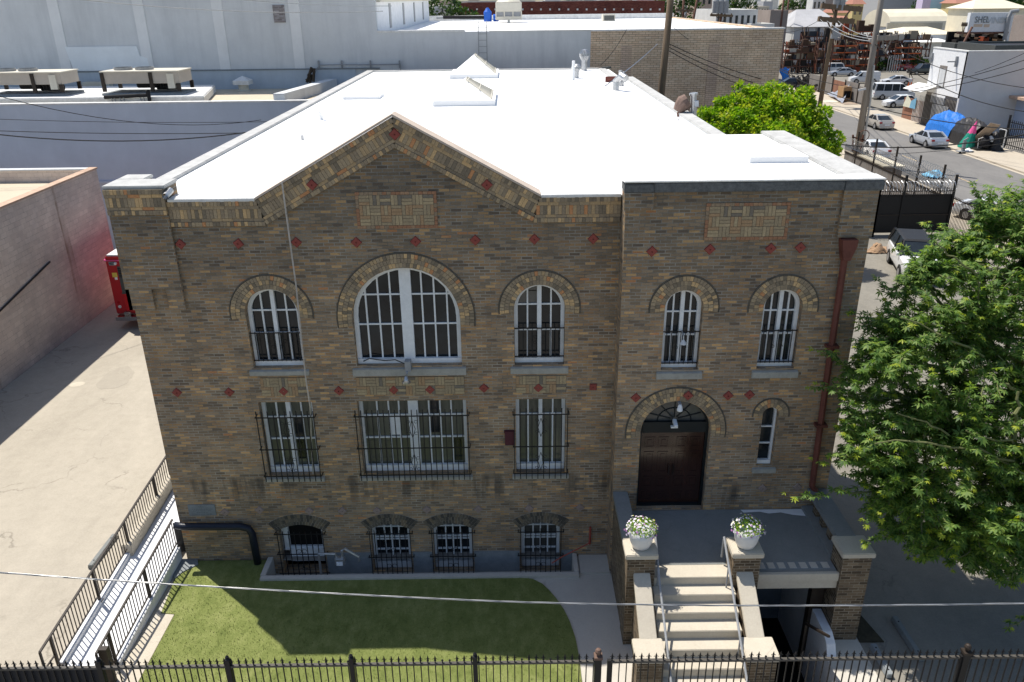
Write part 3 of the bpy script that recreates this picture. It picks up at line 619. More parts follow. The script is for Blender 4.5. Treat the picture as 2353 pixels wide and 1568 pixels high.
# concrete plinth of the basement, roof hatches, skylights, vents
for x0, x1 in ((-4.9, -3.75), (-2.65, -2.15), (-1.05, .13), (1.22, 1.5)): hp('plinth', MB().box(x0, -.02, -.45, x1, 0, .2), M['sill_blue'])
def skylight(x0, x1, y0, y1, zb, zt, grille=False):
    mb = MB().box(x0-.15, y0-.15, zb, x1+.15, y1+.15, zb+.22); cx, cy = (x0+x1)/2, (y0+y1)/2; ry = (y1-y0)*.18
    vs = [(x0, y0, zb+.2), (x1, y0, zb+.2), (x1, y1, zb+.2), (x0, y1, zb+.2), (cx, cy-ry, zt), (cx, cy+ry, zt)]
    mb.add(vs, [(0,1,4), (1,2,5,4), (2,3,5), (3,0,4,5)])
    s = hp('skylight', mb, M['roof'])
    mb = MB()
    for k in range(12):
        t = .08 + .84*k/11; p = Vector(vs[1]).lerp(Vector(vs[2]), t); q = Vector(vs[4]).lerp(Vector(vs[5]), t); mb.bar(p + Vector((.03, 0, .03)), q + Vector((.03, 0, .03)), .03)
    for t in (.06, .5, .94): mb.bar(Vector(vs[1]).lerp(Vector(vs[4]), t) + Vector((.05, 0, .03)), Vector(vs[2]).lerp(Vector(vs[5]), t) + Vector((.05, 0, .03)), .03)
    hp('grille', mb, M['beige_top'], s)
skylight(-2.95, -.72, 16.8, 20.6, 9.42, 10.3); skylight(-3.1, -.75, 29.0, 32.4, 9.42, 10.55)
hp('hatch', MB().box(-7.3, 19.5, 9.42, -5.7, 20.9, 9.55), M['roof']); hp('hatch', MB().box(5.55, 1.6, 9.86, 6.9, 3.2, 10.0), M['roof'])
def turbine(x, y, z0, h, r):
    o = hp('roof_vent', MB().lathe([(r*.62, 0), (r*.62, h*.45), (r*.72, h*.47), (r*.72, h*.52)], (x, y, z0), 14), M['steel'], smooth=False)
    mb = MB()
    for k in range(18):
        a = 2*PI*k/18; mb.path([(x + r*rr*math.cos(a+tw), y + r*rr*math.sin(a+tw), z0 + h*zz) for rr, zz, tw in ((.66, .52, 0), (1, .68, .15), (1.0, .8, .25), (.55, .97, .4))], .035*r/.35, 4)
    mb.lathe([(.0, h), (r*.6, h*.97), (r*.55, h*.94), (0, .94*h)], (x, y, z0), 12); hp('turbine', mb, M['steel'], o)
turbine(3.65, 28.5, 9.42, .72, .25); turbine(4.5, 33.2, 9.42, 1.2, .28)
hp('roof_pipe', MB().path([(3.4, 27.2, 9.42), (3.4, 27.2, 10.4)], .08, 8), M['roof']); hp('roof_pipe', MB().path([(-6.9, 13.2, 9.42), (-6.9, 13.2, 9.75), (-6.75, 13.0, 9.6)], .07, 8), M['roof']); hp('roof_pipe', MB().path([(-6.5, 8.6, 9.42), (-6.5, 8.6, 9.56)], .05, 8), M['steel'])
hp('roof_pipe', MB().path([(5.0, 22.0, 9.42), (5.0, 22.0, 9.85), (5.2, 21.6, 10.1), (5.35, 21.3, 10.0)], .16, 10), M['steel'])
hp('service_mast', MB().path([(5.45, 24.0, 9.4), (5.45, 24.0, 10.15)], .09, 8).path([(5.6, 24.0, 9.4), (5.6, 24.0, 10.1)], .05, 8), M['steel'])
hp('broken_parapet', MB().box(4.95, 25.9, 9.4, 5.9, 25.97, 9.7), M['red_brick_far'])
hp('spout', MB().path([(-7.3, .1, 9.72), (-7.3, -.22, 9.66)], .07, 10, False), M['steel'])

# ================================================================= PORCH, STAIRS
def part(root, name, mb, mt, **kw):
    o = mb.build(name, mt, None, **kw); o.parent = root; off = Vector((0, 0, 0)); r = root
    while r: off += r.location; r = r.parent
    o.data.transform(Matrix.Translation(-off)); return o
porch = thing('porch', 'raised concrete porch with brick piers and broad steps to the dark double door', 'porch', (3.9, -3, 0))
part(porch, 'landing', MB().box(2.72, -2.66, 1.62, 7.05, -.61, 1.83).box(4.75, -2.93, 1.62, 7.05, -2.66, 1.83), M['conc_gray']); part(porch, 'sunlit_landing_edge', MB().box(2.98, -3.08, 1.62, 4.75, -2.66, 1.829), M['conc'], bevel=.01)  # one concrete: sunlit front band coloured paler, shaded rest of the landing darker
part(porch, 'beam', MB().box(5.28, -2.98, 1.40, 7.08, -2.70, 1.615).box(5.28, -3.02, 1.62, 7.08, -2.93, 1.828), M['conc'], bevel=.01)
part(porch, 'tile_strip', MB().box(5.32, -2.86, 1.83, 7.05, -2.60, 1.834), M['sill_blue'])
for i, u in enumerate((1752, 1775, 1799, 1824.5, 1850, 1874, 1901)):
    p = PZ(u, 1307.6, 1.84); part(porch, 'tile', MB().box(p.x-.075, -2.83, 1.834, p.x+.075, -2.64, 1.846), M['path'])
part(porch, 'paint_patch', MB().sheet([(5.55, -.63), (5.6, -.75), (6.0, -.72), (6.2, -.8), (6.5, -.76), (6.75, -.86), (7.05, -.92), (7.05, -.63)], [], 1.836), M['white2'])
for k in range(1, 9):
    z = 1.83 - .2033*k; y = -3.08 - .318*k
    part(porch, 'step', MB().box(2.98, y, max(-.04, z - .5), 4.75, y + .36, z), M['conc'], bevel=.012)
def pier_(x0, x1, y0, y1, z, ct=.13, o=.05):
    p = part(porch, 'brick_pier', MB().box(x0, y0, -.05, x1, y1, z - ct), M['brick_side']); part(porch, 'pier_cap', MB().box(x0-o, y0-o, z-ct, x1+o, y1+o, z), M['conc'], bevel=.018); return p
pier_(2.42, 3.02, -3.12, -2.60, 2.50); pier_(4.70, 5.28, -3.12, -2.60, 2.50); pier_(7.08, 7.70, -3.06, -2.50, 2.42)
pier_(2.44, 2.98, -4.78, -4.28, 1.25, .14, .04); pier_(4.66, 5.26, -4.78, -4.28, 1.25, .14, .04)
for x0, x1 in ((2.58, 2.90), (4.80, 5.12)):
    part(porch, 'stair_wall', MB().prism([(-3.12, -.05), (-4.28, -.05), (-4.28, 1.12), (-3.12, 1.88)], 'x', x0 + .02, x1 - .02), M['brick_side'])
    part(porch, 'stair_coping', MB().prism([(-3.12, 1.88), (-4.29, 1.12), (-4.29, 1.24), (-3.12, 2.0)], 'x', x0 - .02, x1 + .02), M['conc'], bevel=.012)
part(porch, 'side_wall', MB().box(2.44, -2.6, -.05, 2.72, -.6, 2.28), M['brick_side']); part(porch, 'wall_coping', MB().box(2.40, -2.55, 2.28, 2.76, -.61, 2.40), M['conc_gray'], bevel=.01)
part(porch, 'side_wall', MB().box(7.2, -2.5, -.05, 7.62, -.6, 1.6), M['brick_side']); part(porch, 'balustrade_base', MB().box(7.05, -2.5, 1.6, 7.62, -.61, 1.93), M['conc_gray'], bevel=.01)
for y in (-.98, -1.42, -1.88, -2.3): part(porch, 'baluster', MB().box(7.22, y-.1, 1.93, 7.44, y+.1, 2.30), M['brick_side'])
part(porch, 'balustrade_rail', MB().box(7.12, -2.5, 2.30, 7.56, -.62, 2.43), M['conc_gray'], bevel=.012)
def handrail(x, ps):
    mb = MB(); pts = [PX(px, py, x) for px, py in ps]; mb.path([pts[0] + Vector((0, .02, -.55)), pts[0] + Vector((0, .0, -.06)), *pts, pts[-1] + Vector((0, -.75, -.48)), pts[-1] + Vector((0, -.75, -1.2))], .026, 8)
    for t in (.25, .85): p = pts[0].lerp(pts[-1], t); mb.path([p, p - Vector((0, 0, .85))], .018, 6)
    part(porch, 'handrail', mb, M['gray_paint'])
handrail(3.1, [(1506, 1234), (1516, 1340), (1536, 1514)]); handrail(4.58, [(1664, 1234), (1686, 1374), (1708, 1512)])
# basement stairwell under the porch
well = thing('basement_stairwell', 'dark basement stairwell with white side wall under the porch beam', 'stairwell', (6.1, -2.5, -1.6))
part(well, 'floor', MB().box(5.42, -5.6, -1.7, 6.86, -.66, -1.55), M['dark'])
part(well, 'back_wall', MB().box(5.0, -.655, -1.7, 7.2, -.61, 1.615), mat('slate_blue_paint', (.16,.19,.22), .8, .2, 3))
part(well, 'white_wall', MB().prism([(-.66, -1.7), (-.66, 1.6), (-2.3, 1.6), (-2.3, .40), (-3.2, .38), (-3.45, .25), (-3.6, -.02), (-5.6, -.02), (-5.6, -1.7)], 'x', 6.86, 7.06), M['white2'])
part(well, 'dark_post', MB().box(6.78, -2.50, -1.5, 7.07, -2.31, 1.61), M['iron_brown'])
part(well, 'brick_wall', MB().box(5.30, -5.6, -1.7, 5.42, -.66, -.02).box(4.78, -2.9, -.02, 5.30, -.66, 1.6), M['brick_side'])
for k in range(8): part(well, 'step', MB().box(5.42, -3.7 - .24*k, -1.6, 6.86, -3.46 - .24*k, -1.36 + .19*k), M['sill'])
rb = MB(); a, b = PX(1850, 1432, 6.5), PX(1905, 1463, 6.5); rb.bar(a, b, .05); rb.bar(a + Vector((0, -.05, 0)), a + Vector((0, -.05, -1.3)), .05); rb.bar(a.lerp(b, .5), a.lerp(b, .5) + Vector((.36, .1, -.3)), .03)
part(well, 'handrail', rb, M['iron_brown'])
# ================================================================= FLOWER POTS
def flower_pot(x, y, label, seed):
    r = random.Random(seed); t = thing('flower_pot', label, 'flower pot', (x, y, 2.50), group='flower pots on the stair piers')
    MB().lathe([(.14, 0), (.19, .03), (.24, .16), (.27, .31), (.28, .46), (.265, .46), (.245, .40)], (0, 0, 0), 24).build('pot', M['pot'], t, smooth=True)
    lv, fl = MB(), MB()
    def face(mb, p, s, d, k):
        d = d.normalized(); u = d.orthogonal().normalized(); v = d.cross(u); a = r.uniform(0, 6.3)
        mb.add([p + (u*math.cos(a + 2*PI*i/k) + v*math.sin(a + 2*PI*i/k))*s for i in range(k)], [tuple(range(k))])
    for _ in range(620):
        th, ph = r.uniform(0, 2*PI), math.acos(r.uniform(-.25, 1)); d = Vector((math.sin(ph)*math.cos(th), math.sin(ph)*math.sin(th), math.cos(ph))); rad = r.uniform(.6, 1.0)
        p = Vector((d.x*.33*rad, d.y*.31*rad, .46 + d.z*.22*rad))
        u = Vector((r.uniform(-1, 1), r.uniform(-1, 1), r.uniform(.2, 1))).normalized()*r.uniform(.035, .065); w = u.cross(d).normalized()*.014
        lv.add([p, p + u*.5 + w, p + u, p + u*.5 - w], [(0, 1, 2, 3)])
        if r.random() < .34: q = p + d*.03*r.uniform(.8, 2.2); face(fl, q, r.uniform(.016, .028), d + Vector((0, -.3, .4)), 6)
    lv.build('leaves', M['leaf_lime'], t, fix=False); tag(fl.build('flowers', M['petal'], t, fix=False), kind='stuff')
flower_pot(2.73, -2.86, 'white pot of white and purple flowers on the brick pier left of the steps', 1)
flower_pot(4.99, -2.88, 'white pot of pale flowers on the brick pier right of the steps', 2)
# ================================================================= WINDOW WELL, METER, LAMPS, CAMERA
wl = thing('window_well', 'low concrete kerb round the sunken basement windows beside the lawn', 'window well', (-2.4, -.8, 0))
part(wl, 'kerb', MB().box(-6.42, -.86, -.5, 1.62, -.72, .09), M['path'], bevel=.01); part(wl, 'kerb', MB().box(-6.44, -.72, -.5, -6.30, -.0, .10), M['path'], bevel=.01); part(wl, 'kerb', MB().box(1.50, -.72, -.5, 1.62, -.0, .10), M['path'], bevel=.01)
part(wl, 'well_floor', MB().box(-6.30, -.72, -.55, 1.50, .1, -.46), M['path'])
step = tag(MB().box(1.66, -.72, -.02, 2.40, -.02, .06).build('concrete_pad', M['path']), 'small patched concrete pad in the corner beside the porch wall', 'concrete pad')
gm = thing('gas_meter', 'pale grey gas meter with bent pipes under the barred basement windows', 'gas meter', (-4.5, -.3, 0))
part(gm, 'body', MB().box(-4.62, -.38, .06, -4.36, -.22, .30), M['steel'], bevel=.03); part(gm, 'dial', MB().lathe([(.06, 0), (.06, .03)], (0, 0, 0), 12).box(-.09, -.09, -.02, .09, .09, .0) if False else MB().box(-4.57, -.40, .10, -4.41, -.375, .20), M['white2'])
part(gm, 'inlet_pipe', MB().path([(-4.42, -.3, .28), (-4.42, -.3, .50), (-4.34, -.3, .56), (-4.0, -.3, .30), (-4.0, -.3, .16)], .035, 8), M['steel'])
part(gm, 'outlet_pipe', MB().path([(-4.56, -.3, .28), (-4.60, -.3, .40), (-5.02, -.3, .42), (-5.02, -.3, -.2), (-5.10, -.35, -.46)], .032, 8), M['steel'])
lampc = thing('wall_lamp', 'bell-shaped floodlight under the sill of the largest arched window', 'wall lamp', (-2.45, -.2, 5.5))
part(lampc, 'bracket', MB().box(-2.50, -.16, 5.46, -2.36, .02, 5.72).path([(-2.43, -.1, 5.5), (-2.46, -.22, 5.42)], .02, 6), M['gray_paint'])
part(lampc, 'shade', MB().lathe([(.035, .16), (.05, .08), (.11, .0), (.10, .0)], (-2.47, -.26, 5.24), 14), M['steel'], smooth=True); part(lampc, 'bulb', MB().lathe([(.02, .12), (.06, .06), (.075, -.01), (.02, -.03)], (-2.47, -.26, 5.24), 10), M['white2'])
tag(MB().path([(-3.5, .12, 5.62), (-3.35, .1, 5.70), (-3.0, .1, 5.64), (-2.75, .1, 5.66), (-2.5, -.02, 5.60)], .012, 5).build('lamp_cable', M['rubber']), 'loose black cable along the bottom of the largest arched window', 'cable')
l2 = thing('wall_lamp', 'small clear lamp hanging at the guard of the narrow window above the door', 'wall lamp', (3.8, -.62, 6.4))
part(l2, 'arm', MB().path([(3.8, -.5, 6.56), (3.8, -.7, 6.52), (3.8, -.72, 6.42)], .015, 6), M['steel']); part(l2, 'shade', MB().lathe([(.02, .1), (.07, .03), (.08, 0), (.07, 0)], (3.8, -.72, 6.33), 12), M['lamp_clear'])
l3 = thing('wall_lamp', 'small white lamp at the crown of the door arch', 'wall lamp', (3.84, -.66, 4.75)); part(l3, 'shade', MB().lathe([(.03, .16), (.05, .12), (.07, .02), (.06, 0)], (3.84, -.74, 4.66), 10), M['white2']); part(l3, 'bracket', MB().box(3.81, -.74, 4.80, 3.87, -.6, 4.84), M['gray_paint'])
cm = thing('security_camera', 'white security camera fixed to the dark beam above the door', 'camera', (3.8, -.5, 4.15)); part(cm, 'bracket', MB().box(3.72, -.52, 4.08, 3.88, -.44, 4.12).box(3.78, -.52, 4.12, 3.82, -.46, 4.2), M['white']); part(cm, 'body', MB().bar((3.8, -.44, 4.26), (3.8, -.68, 4.20), .09), M['white'], bevel=.012)
tag(MB().box(-.2, -.1, 3.42, .02, 0, 3.78).box(-.22, -.11, 3.76, .04, 0, 3.80).build('meter_box', mat('maroon_paint', (.085,.02,.03), .6, .15), bevel=.006), 'maroon box on the brick wall left of the third barred window', 'box')
cb = MB(); cps = [PY(px, py, -.13) for px, py in ((647, 418), (662, 530), (680, 660), (692, 780), (702, 870), (712, 935), (715, 1010), (719, 1090))]
cb.path(cps, .010, 6); cb.path([p + Vector((.02, -.006, 0)) for p in cps], .006, 5); tag(cb.build('service_cable', M['steel']), 'thin pale cable hanging down the facade over the left windows', 'cable')
tag(MB().path([(1.95, -.06, .85), (1.95, -.1, .7), (1.9, -.2, .55), (1.2, -.35, .25), (.95, -.4, .1)], .016, 6).path([(1.95, -.02, .4), (1.95, -.06, .95)], .03, 6).build('garden_hose', M['hose']), 'red hose slung from the tap in the corner beside the porch', 'hose')
# ================================================================= ACCESS RAMP
rp = thing('access_ramp', 'white concrete access ramp with iron railings beside the lawn', 'ramp', (-9.35, -1, 0))
SL = .0744
def zd(y): return max(.0, .04 + (y + 3.5)*SL)
YE = 9.0
def strip(x0, x1, y0, y1, up, dn=None):
    a, b = zd(y0) + up, zd(y1) + up; d0 = -.02 if dn is None else None
    return [(x0, y0, -.02 if dn is None else a - dn), (x1, y0, -.02 if dn is None else a - dn), (x1, y1, -.02 if dn is None else b - dn), (x0, y1, -.02 if dn is None else b - dn), (x0, y0, a), (x1, y0, a), (x1, y1, b), (x0, y1, b)]
BF = [(0,3,2,1),(4,5,6,7),(0,1,5,4),(1,2,6,5),(2,3,7,6),(3,0,4,7)]
part(rp, 'deck', MB().add(strip(-9.92, -8.86, -3.62, YE, 0), BF), M['white2'])
part(rp, 'kerb', MB().add(strip(-10.08, -9.92, -3.6, -.15, .11), BF), M['white2'], bevel=.01); part(rp, 'kerb', MB().add(strip(-8.86, -8.70, -3.6, .05, .11), BF), M['white2'], bevel=.01)
part(rp, 'timber_wall', MB().add(strip(-10.12, -9.86, -.15, YE, .34), BF), M['conc'], bevel=.02)
def railing(x, y0, y1, ext, posts, base):
    mb = MB(); h = .92
    mb.bar((x, y0 - ext, zd(y0) + h), (x, y1, zd(y1) + h), .045, .04); mb.bar((x, y0, zd(y0) + base), (x, y1, zd(y1) + base), .03)
    if ext: mb.bar((x, y0 - ext, zd(y0) + h), (x, y0 - ext, zd(y0) + .42), .04); mb.bar((x, y0 - ext, zd(y0) + .45), (x, y0, zd(y0) + .45), .03)
    y = y0
    while y < y1: mb.bar((x, y, zd(y) + base), (x, y, zd(y) + h), .018); y += .128
    r = part(rp, 'railing', mb, M['iron_brown'])
    for y in posts: part(r, 'post', MB().bar((x, y, zd(y) + .0), (x, y, zd(y) + h + .01), .055).box(x-.07, y-.07, zd(y) + base*.3, x+.07, y+.07, zd(y) + base*.3 + .02), M['iron_brown'])
railing(-9.98, -3.7, YE, .42, (-3.7, -1.75, .0, 1.9, 3.8, 5.7), .22); railing(-8.78, -3.95, .1, .22, (-3.6, -1.7), .2)
part(rp, 'gate_panel', MB().box(-8.80, .12, .2, -8.60, .14, 1.1), M['iron'])
part(rp, 'entry_post', MB().box(-8.78, -4.1, 0, -8.60, -3.98, .96), M['iron_brown'])
tag(MB().prism([(-8.70, -5.9), (-8.12, -5.9), (-8.14, -2.0), (-8.48, -1.96), (-8.70, -3.6)], 'z', -.02, .012).build('concrete_strip', M['conc'], bevel=.004), kind='structure')
tag(MB().prism([(-8.72, .02), (-8.72, -.6), (-8.6, -.75), (-8.5, -.5), (-8.35, -.35), (-8.2, -.2), (-8.3, .02)], 'z', -.02, .05).build('concrete_patch', M['sill_blue']), kind='structure')
# parking stops
def stop(a, b, label, mt):
    a, b = Vector(a), Vector(b); d = (b - a); L = d.length; t = thing('parking_stop', label, 'parking stop', (a + b)/2, math.atan2(d.y, d.x))
    MB().prism([(-.085, 0), (.085, 0), (.06, .12), (-.06, .12)], 'x', -L/2, L/2).build('block', M[mt], t, bevel=.012)
    for u in (-.35, .35): MB().lathe([(.02, .12), (.02, .126)], (u*L, 0, 0), 8).build('spike', M['iron'], t)
stop((-10.92, 1.05, 0), (-10.95, -.28, 0), 'concrete parking stop lying beside the ramp railing on the alley', 'conc_gray')
stop((8.83, -2.45, 0), (8.86, -3.75, 0), 'grey concrete parking stop in the shaded lot right of the porch', 'conc_gray')
stop((7.98, -3.3, 0), (7.98, -4.2, 0), 'dark rounded parking stop beside the porch pier', 'sill_blue')
tag(MB().prism([(7.75, -3.15), (8.30, -3.15), (8.12, -2.3), (7.75, -1.6)], 'z', -.02, .02).build('planting_bed', mat('dark_soil', (.05,.042,.025), .95, .4, 8)), kind='structure')
# ================================================================= FRONT FENCE
FY = -6.05
ff = thing('front_fence', 'black iron fence with spear points across the front of the lot', 'fence', (0, FY, 0))
pA, pB = PY(0, 1529, FY), PY(1375, 1520, FY); RZ = PY(1100, 1524, FY).z
def picket_run(px0, px1, sp, name, root, spear=True, solid=False, zlo=.1):
    a, b = PY(px0, 1524, FY).x, PY(px1, 1524, FY).x; mb = MB(); n = round((b - a)/sp)
    for k in range(n):
        x = a + (k + .5)*(b - a)/n; mb.bar((x, FY, zlo), (x, FY, RZ + .07), .018); short = random.random() < .12
        mb.lathe([(.010, .05), (.024, .075), (.010, .095)], (x, FY, RZ), 6)
        if not short:
            mb.lathe([(.004, .09), (.020, .12), (.001, .20)], (x, FY, RZ), 5)
            for s in (-1, 1): mb.path([(x, FY, RZ + .09), (x + s*.03, FY, RZ + .12), (x + s*.042, FY, RZ + .10)], .006, 4)
    o = part(root, name, mb, M['iron'])
    for r in (RZ, RZ - 1.5, .25): part(o, 'rail', MB().box(a, FY - .028, r - .02, b, FY + .028, r + .02), M['iron_dusty'])
    if solid: part(o, 'sheet_panel', MB().box(a, FY + .025, .1, b, FY + .03, RZ - .02), mat('dark_navy_sheet', (.012,.015,.022), .6, .2))
    return o
for x0, x1, sol in ((-1000, -200, True), (-200, 228, True), (228, 524, False), (524, 808, False), (808, 1092, False), (1092, 1372, False), (2222, 2506, False), (2506, 2790, False), (2790, 3074, False), (3074, 3400, False)): picket_run(x0, x1, .131, 'fence_panel', ff, solid=sol)
for px, h in ((228, .2), (524, .2), (808, .2), (1092, .2), (2506, .2), (2790, .2), (3074, .2), (-200, .2)):
    p = PY(px, 1524, FY); part(ff, 'post', MB().box(p.x-.04, FY-.04, 0, p.x+.04, FY+.04, RZ + .14).lathe([(.05, .14), (.05, .17), (.02, .19), (.035, .22), (.0, .26)], (p.x, FY, RZ), 8), M['iron'])
fg = thing('sliding_gate', 'black iron gate with spear points in front of the steps', 'gate', (5, FY, 0))
picket_run(1398, 2200, .131, 'gate_panel', fg)
for px in (1400, 2206):
    p = PY(px, 1524, FY); part(fg, 'gate_stile', MB().box(p.x-.035, FY-.03, 0.1, p.x+.035, FY+.03, RZ + .04), M['iron'])
for px, lab in ((1374, 'black square gate post with ball cap left of the steps'), (2214, 'black square gate post with ball cap in front of the shaded lot')):
    p = PY(px, 1524, FY); t = thing('gate_post', lab, 'gate post', (p.x, FY, 0))
    MB().box(-.06, -.06, 0, .06, .06, RZ + .10).build('shaft', M['iron'], t); MB().box(-.075, -.075, RZ + .10, .075, .075, RZ + .15).lathe([(.03, .15), (.03, .18), (.055, .21), (.06, .25), (.04, .29), (.0, .305)], (0, 0, RZ), 10).build('ball_cap', M['iron_brown'] if px == 2214 else mat('brown_cap', (.16,.10,.075), .7, .2), t)
# foreground twisted power cable
pts = [PY(px, py, -9.0) for px, py in ((-1500, 1180), (-700, 1258), (-150, 1305), (0, 1316), (300, 1337), (600, 1355), (900, 1371), (1200, 1384), (1500, 1390), (1750, 1392), (2050, 1391), (2353, 1387), (2520, 1384), (3100, 1362), (3900, 1310))]
def spline(pts, n):
    out = []
    for i in range(len(pts) - 1):
        p0, p1, p2, p3 = pts[max(i-1, 0)], pts[i], pts[i+1], pts[min(i+2, len(pts)-1)]
        for k in range(n):
            t = k/n; out.append(.5*((2*p1) + (p2-p0)*t + (2*p0-5*p1+4*p2-p3)*t*t + (3*p1-p0-3*p2+p3)*t**3))
    return out + [pts[-1]]
sp = spline(pts, 26); cab = thing('power_cable', 'twisted bare aluminium power cable strung across the front of the picture', 'cable', (0, -9, 6.5))
L = 0
arc = [0]
for a, b in zip(sp, sp[1:]): L += (b - a).length; arc.append(L)
for k in range(3):
    part(cab, 'strand', MB().path([p + Vector((0, math.cos(2*PI*s/1.15 + k*2.1)*.0065, math.sin(2*PI*s/1.15 + k*2.1)*.0065)) for p, s in zip(sp, arc)], .0052, 6), M['alu'] if k < 2 else M['gray_paint'], smooth=True)
# ================================================================= NEIGHBOURS ON THE LEFT
nb = thing('block_building', 'long pinkish block building with peach metal coping along the alley', 'building', (-28, 6, 0))
part(nb, 'wall', MB().box(-19.7, -8, -.1, -19.4, 20.75, 6.30).box(-48, 20.45, -.1, -19.7, 20.75, 6.30), M['cmu'])
part(nb, 'roof', MB().box(-48, -8, 5.5, -19.7, 20.45, 5.75), M['tan_roof'])
part(nb, 'coping', MB().box(-19.75, -8, 6.30, -19.36, 20.80, 6.37), M['rust_trim']); part(nb, 'coping', MB().box(-48, 20.42, 6.30, -19.75, 20.80, 6.36), M['stucco'])
part(nb, 'pipe', MB().path([PX(-40, 752, -19.36), PX(0, 715, -19.36), PX(115, 602, -19.36)], .035, 6), M['iron_brown'])
low = thing('low_building', 'low blue-grey building with tan flat roof carrying air conditioners', 'building', (-28, 33, 0))
part(low, 'wall', MB().box(-60, 28.6, -.1, -9.2, 28.9, 8.36).box(-9.5, 28.9, -.1, -9.2, 38, 8.3), M['blue_wall'])
part(low, 'wall_ledge', MB().box(-60, 28.5, 4.0, -9.2, 28.6, 4.12), M['blue_wall'])
part(low, 'roof', MB().box(-60, 28.9, 7.9, -9.5, 38, 8.15), M['tan_roof'])
part(low, 'parapet_cap', MB().box(-60, 28.55, 8.36, -9.15, 28.95, 8.42), M['coping'])
pw = PZ(650, 231, 8.3), PZ(768, 178, 8.7)
part(low, 'divider_wall', MB().prism([(-13.0, 28.9), (-12.4, 28.9), (-11.2, 37.6), (-11.8, 37.6)], 'z', 8.1, 8.75), M['stucco'])
part(low, 'platform', MB().prism([(-60, 29.4), (-17.0, 29.4), (-18.6, 36.0), (-60, 36.0)], 'z', 8.15, 8.62), M['coping'], bevel=.05)
part(low, 'roof_box', MB().box(-27.6, 37.2, 8.15, -25.9, 37.8, 8.75), M['beige_top'])
gray = thing('warehouse', 'tall grey-white warehouse with patched wall joined to a tan brick wing', 'building', (-5, 45, 0))
part(gray, 'tall_wall', MB().box(-70, 38, -.1, -8.4, 38.4, 19.0), M['stucco']); part(gray, 'low_wall', MB().box(-8.4, 38.003, -.1, 5.31, 38.4, 11.5), M['stucco']); part(gray, 'brick_wall', MB().box(5.31, 38.0, -.1, 17.72, 38.4, 11.42).box(17.42, 38.4, -.1, 17.72, 76, 11.42), M['tan_block'])
part(gray, 'flashing', MB().box(-70, 37.93, 8.1, -10.0, 38.0, 9.3), M['blue_band']); part(gray, 'flashing_lip', MB().box(-70, 37.88, 9.3, -8.4, 38.0, 9.38), M['sill_blue'])
for px in (140, 332, 510, 684):
    a, b = PY(px - 16 + 4, 100, 37.97), PY(px + 12, 100, 37.97); part(gray, 'pilaster', MB().box(a.x, 37.95, 9.38, b.x, 38.0, 19), M['stucco_patch'] if False else streak_mat('pilaster_paint', (.80,.81,.81), (.66,.68,.69), amount=.3))
a, b = PY(150, 108, 38), PY(335, 160, 38); part(gray, 'paint_patch', MB().prism([(a.x, a.z), (b.x - .3, a.z), (b.x - .2, a.z - .6), (b.x + .25, a.z - .75), (b.x + .3, 9.4), (a.x + .25, 9.4)], 'y', 37.94, 37.99), M['stucco_patch'])
a, b = PY(626, 12, 38), PY(657, 52, 38); part(gray, 'bricked_window', MB().box(a.x, 37.94, b.z, b.x, 38, a.z), brick_mat('sooty_brick', .3, .1, .01, [(0, (.25,.22,.22)), (.5, (.33,.29,.29)), (.8, (.42,.40,.40))], (.45,.45,.45)))
part(gray, 'wing_wall', MB().box(-8.8, 38.4, 9, -8.4, 75, 15.2), M['white2']); part(gray, 'wing_ledge', MB().box(-9.2, 38.4, 13.3, -8.15, 75, 13.5), M['beige_top'])
for y in (44, 52, 60, 68): part(gray, 'wing_slot', MB().box(-8.41, y, 11.6, -8.36, y + .9, 13.2), M['gray_paint'])
part(gray, 'roof', MB().box(-8.4, 38.4, 10.9, 17.42, 75.6, 11.30), M['roof']); part(gray, 'roof_rim', MB().box(5.3, 37.95, 11.42, 17.78, 38.5, 11.52).box(-1.2, 37.95, 11.5, 5.31, 38.5, 11.53).box(-8.4, 37.95, 11.5, -2.8, 38.5, 11.62).box(-8.4, 75.2, 11.3, 17.7, 75.6, 11.8), M['coping'])
for px in (1438, 1638): a = PY(px, 150, 38); part(gray, 'wall_joint', MB().box(a.x - .35, 37.97, 2, a.x + .35, 38.0, 10.55), brick_mat('bricked_up_bay', .40, .125, .009, [(0, (.62,.47,.35)), (.5, (.68,.52,.40))], (.32,.23,.17), zone=.1, bstr=.2))
ld = thing('ladder', 'grey roof ladder on the white wall behind the rear skylight', 'ladder', (-1.8, 37.8, 9)); mb = MB(); a, b = PY(1099, 70, 37.8), PY(1118, 70, 37.8)
for x in (a.x, b.x): mb.path([(x, 37.8, 8.6), (x, 37.8, 11.9), (x, 38.1, 12.1), (x, 38.5, 12.0)], .028, 6)
part(ld, 'rails', mb, M['gray_paint'])
mb = MB()
for k in range(9): mb.bar((a.x, 37.8, 8.7 + .38*k), (b.x, 37.8, 8.7 + .38*k), .03)
part(ld, 'rungs', mb, M['gray_paint'])
wp = thing('wall_conduit', 'thin dark conduit with brackets low on the grey-white wall', 'conduit', (-10, 37.8, 9)); mb = MB()
ps = [PY(px, py, 37.8) for px, py in ((715, 190), (723, 170), (733, 150), (785, 149), (850, 149), (920, 148), (921, 163))]; mb.path(ps, .035, 6); part(wp, 'conduit', mb, M['gray_paint'])
mb = MB()
for px in (732, 785, 851, 918): p = PY(px, 149, 37.85); mb.box(p.x-.04, 37.8, p.z-.2, p.x+.04, 38, p.z+.25)
part(wp, 'brackets', mb, M['gray_paint'])
jk = thing('roof_frame', 'rusty metal frame leaning on the tan roof beside the grey divider wall', 'frame', (-11, 36.5, 8.2)); mb = MB()
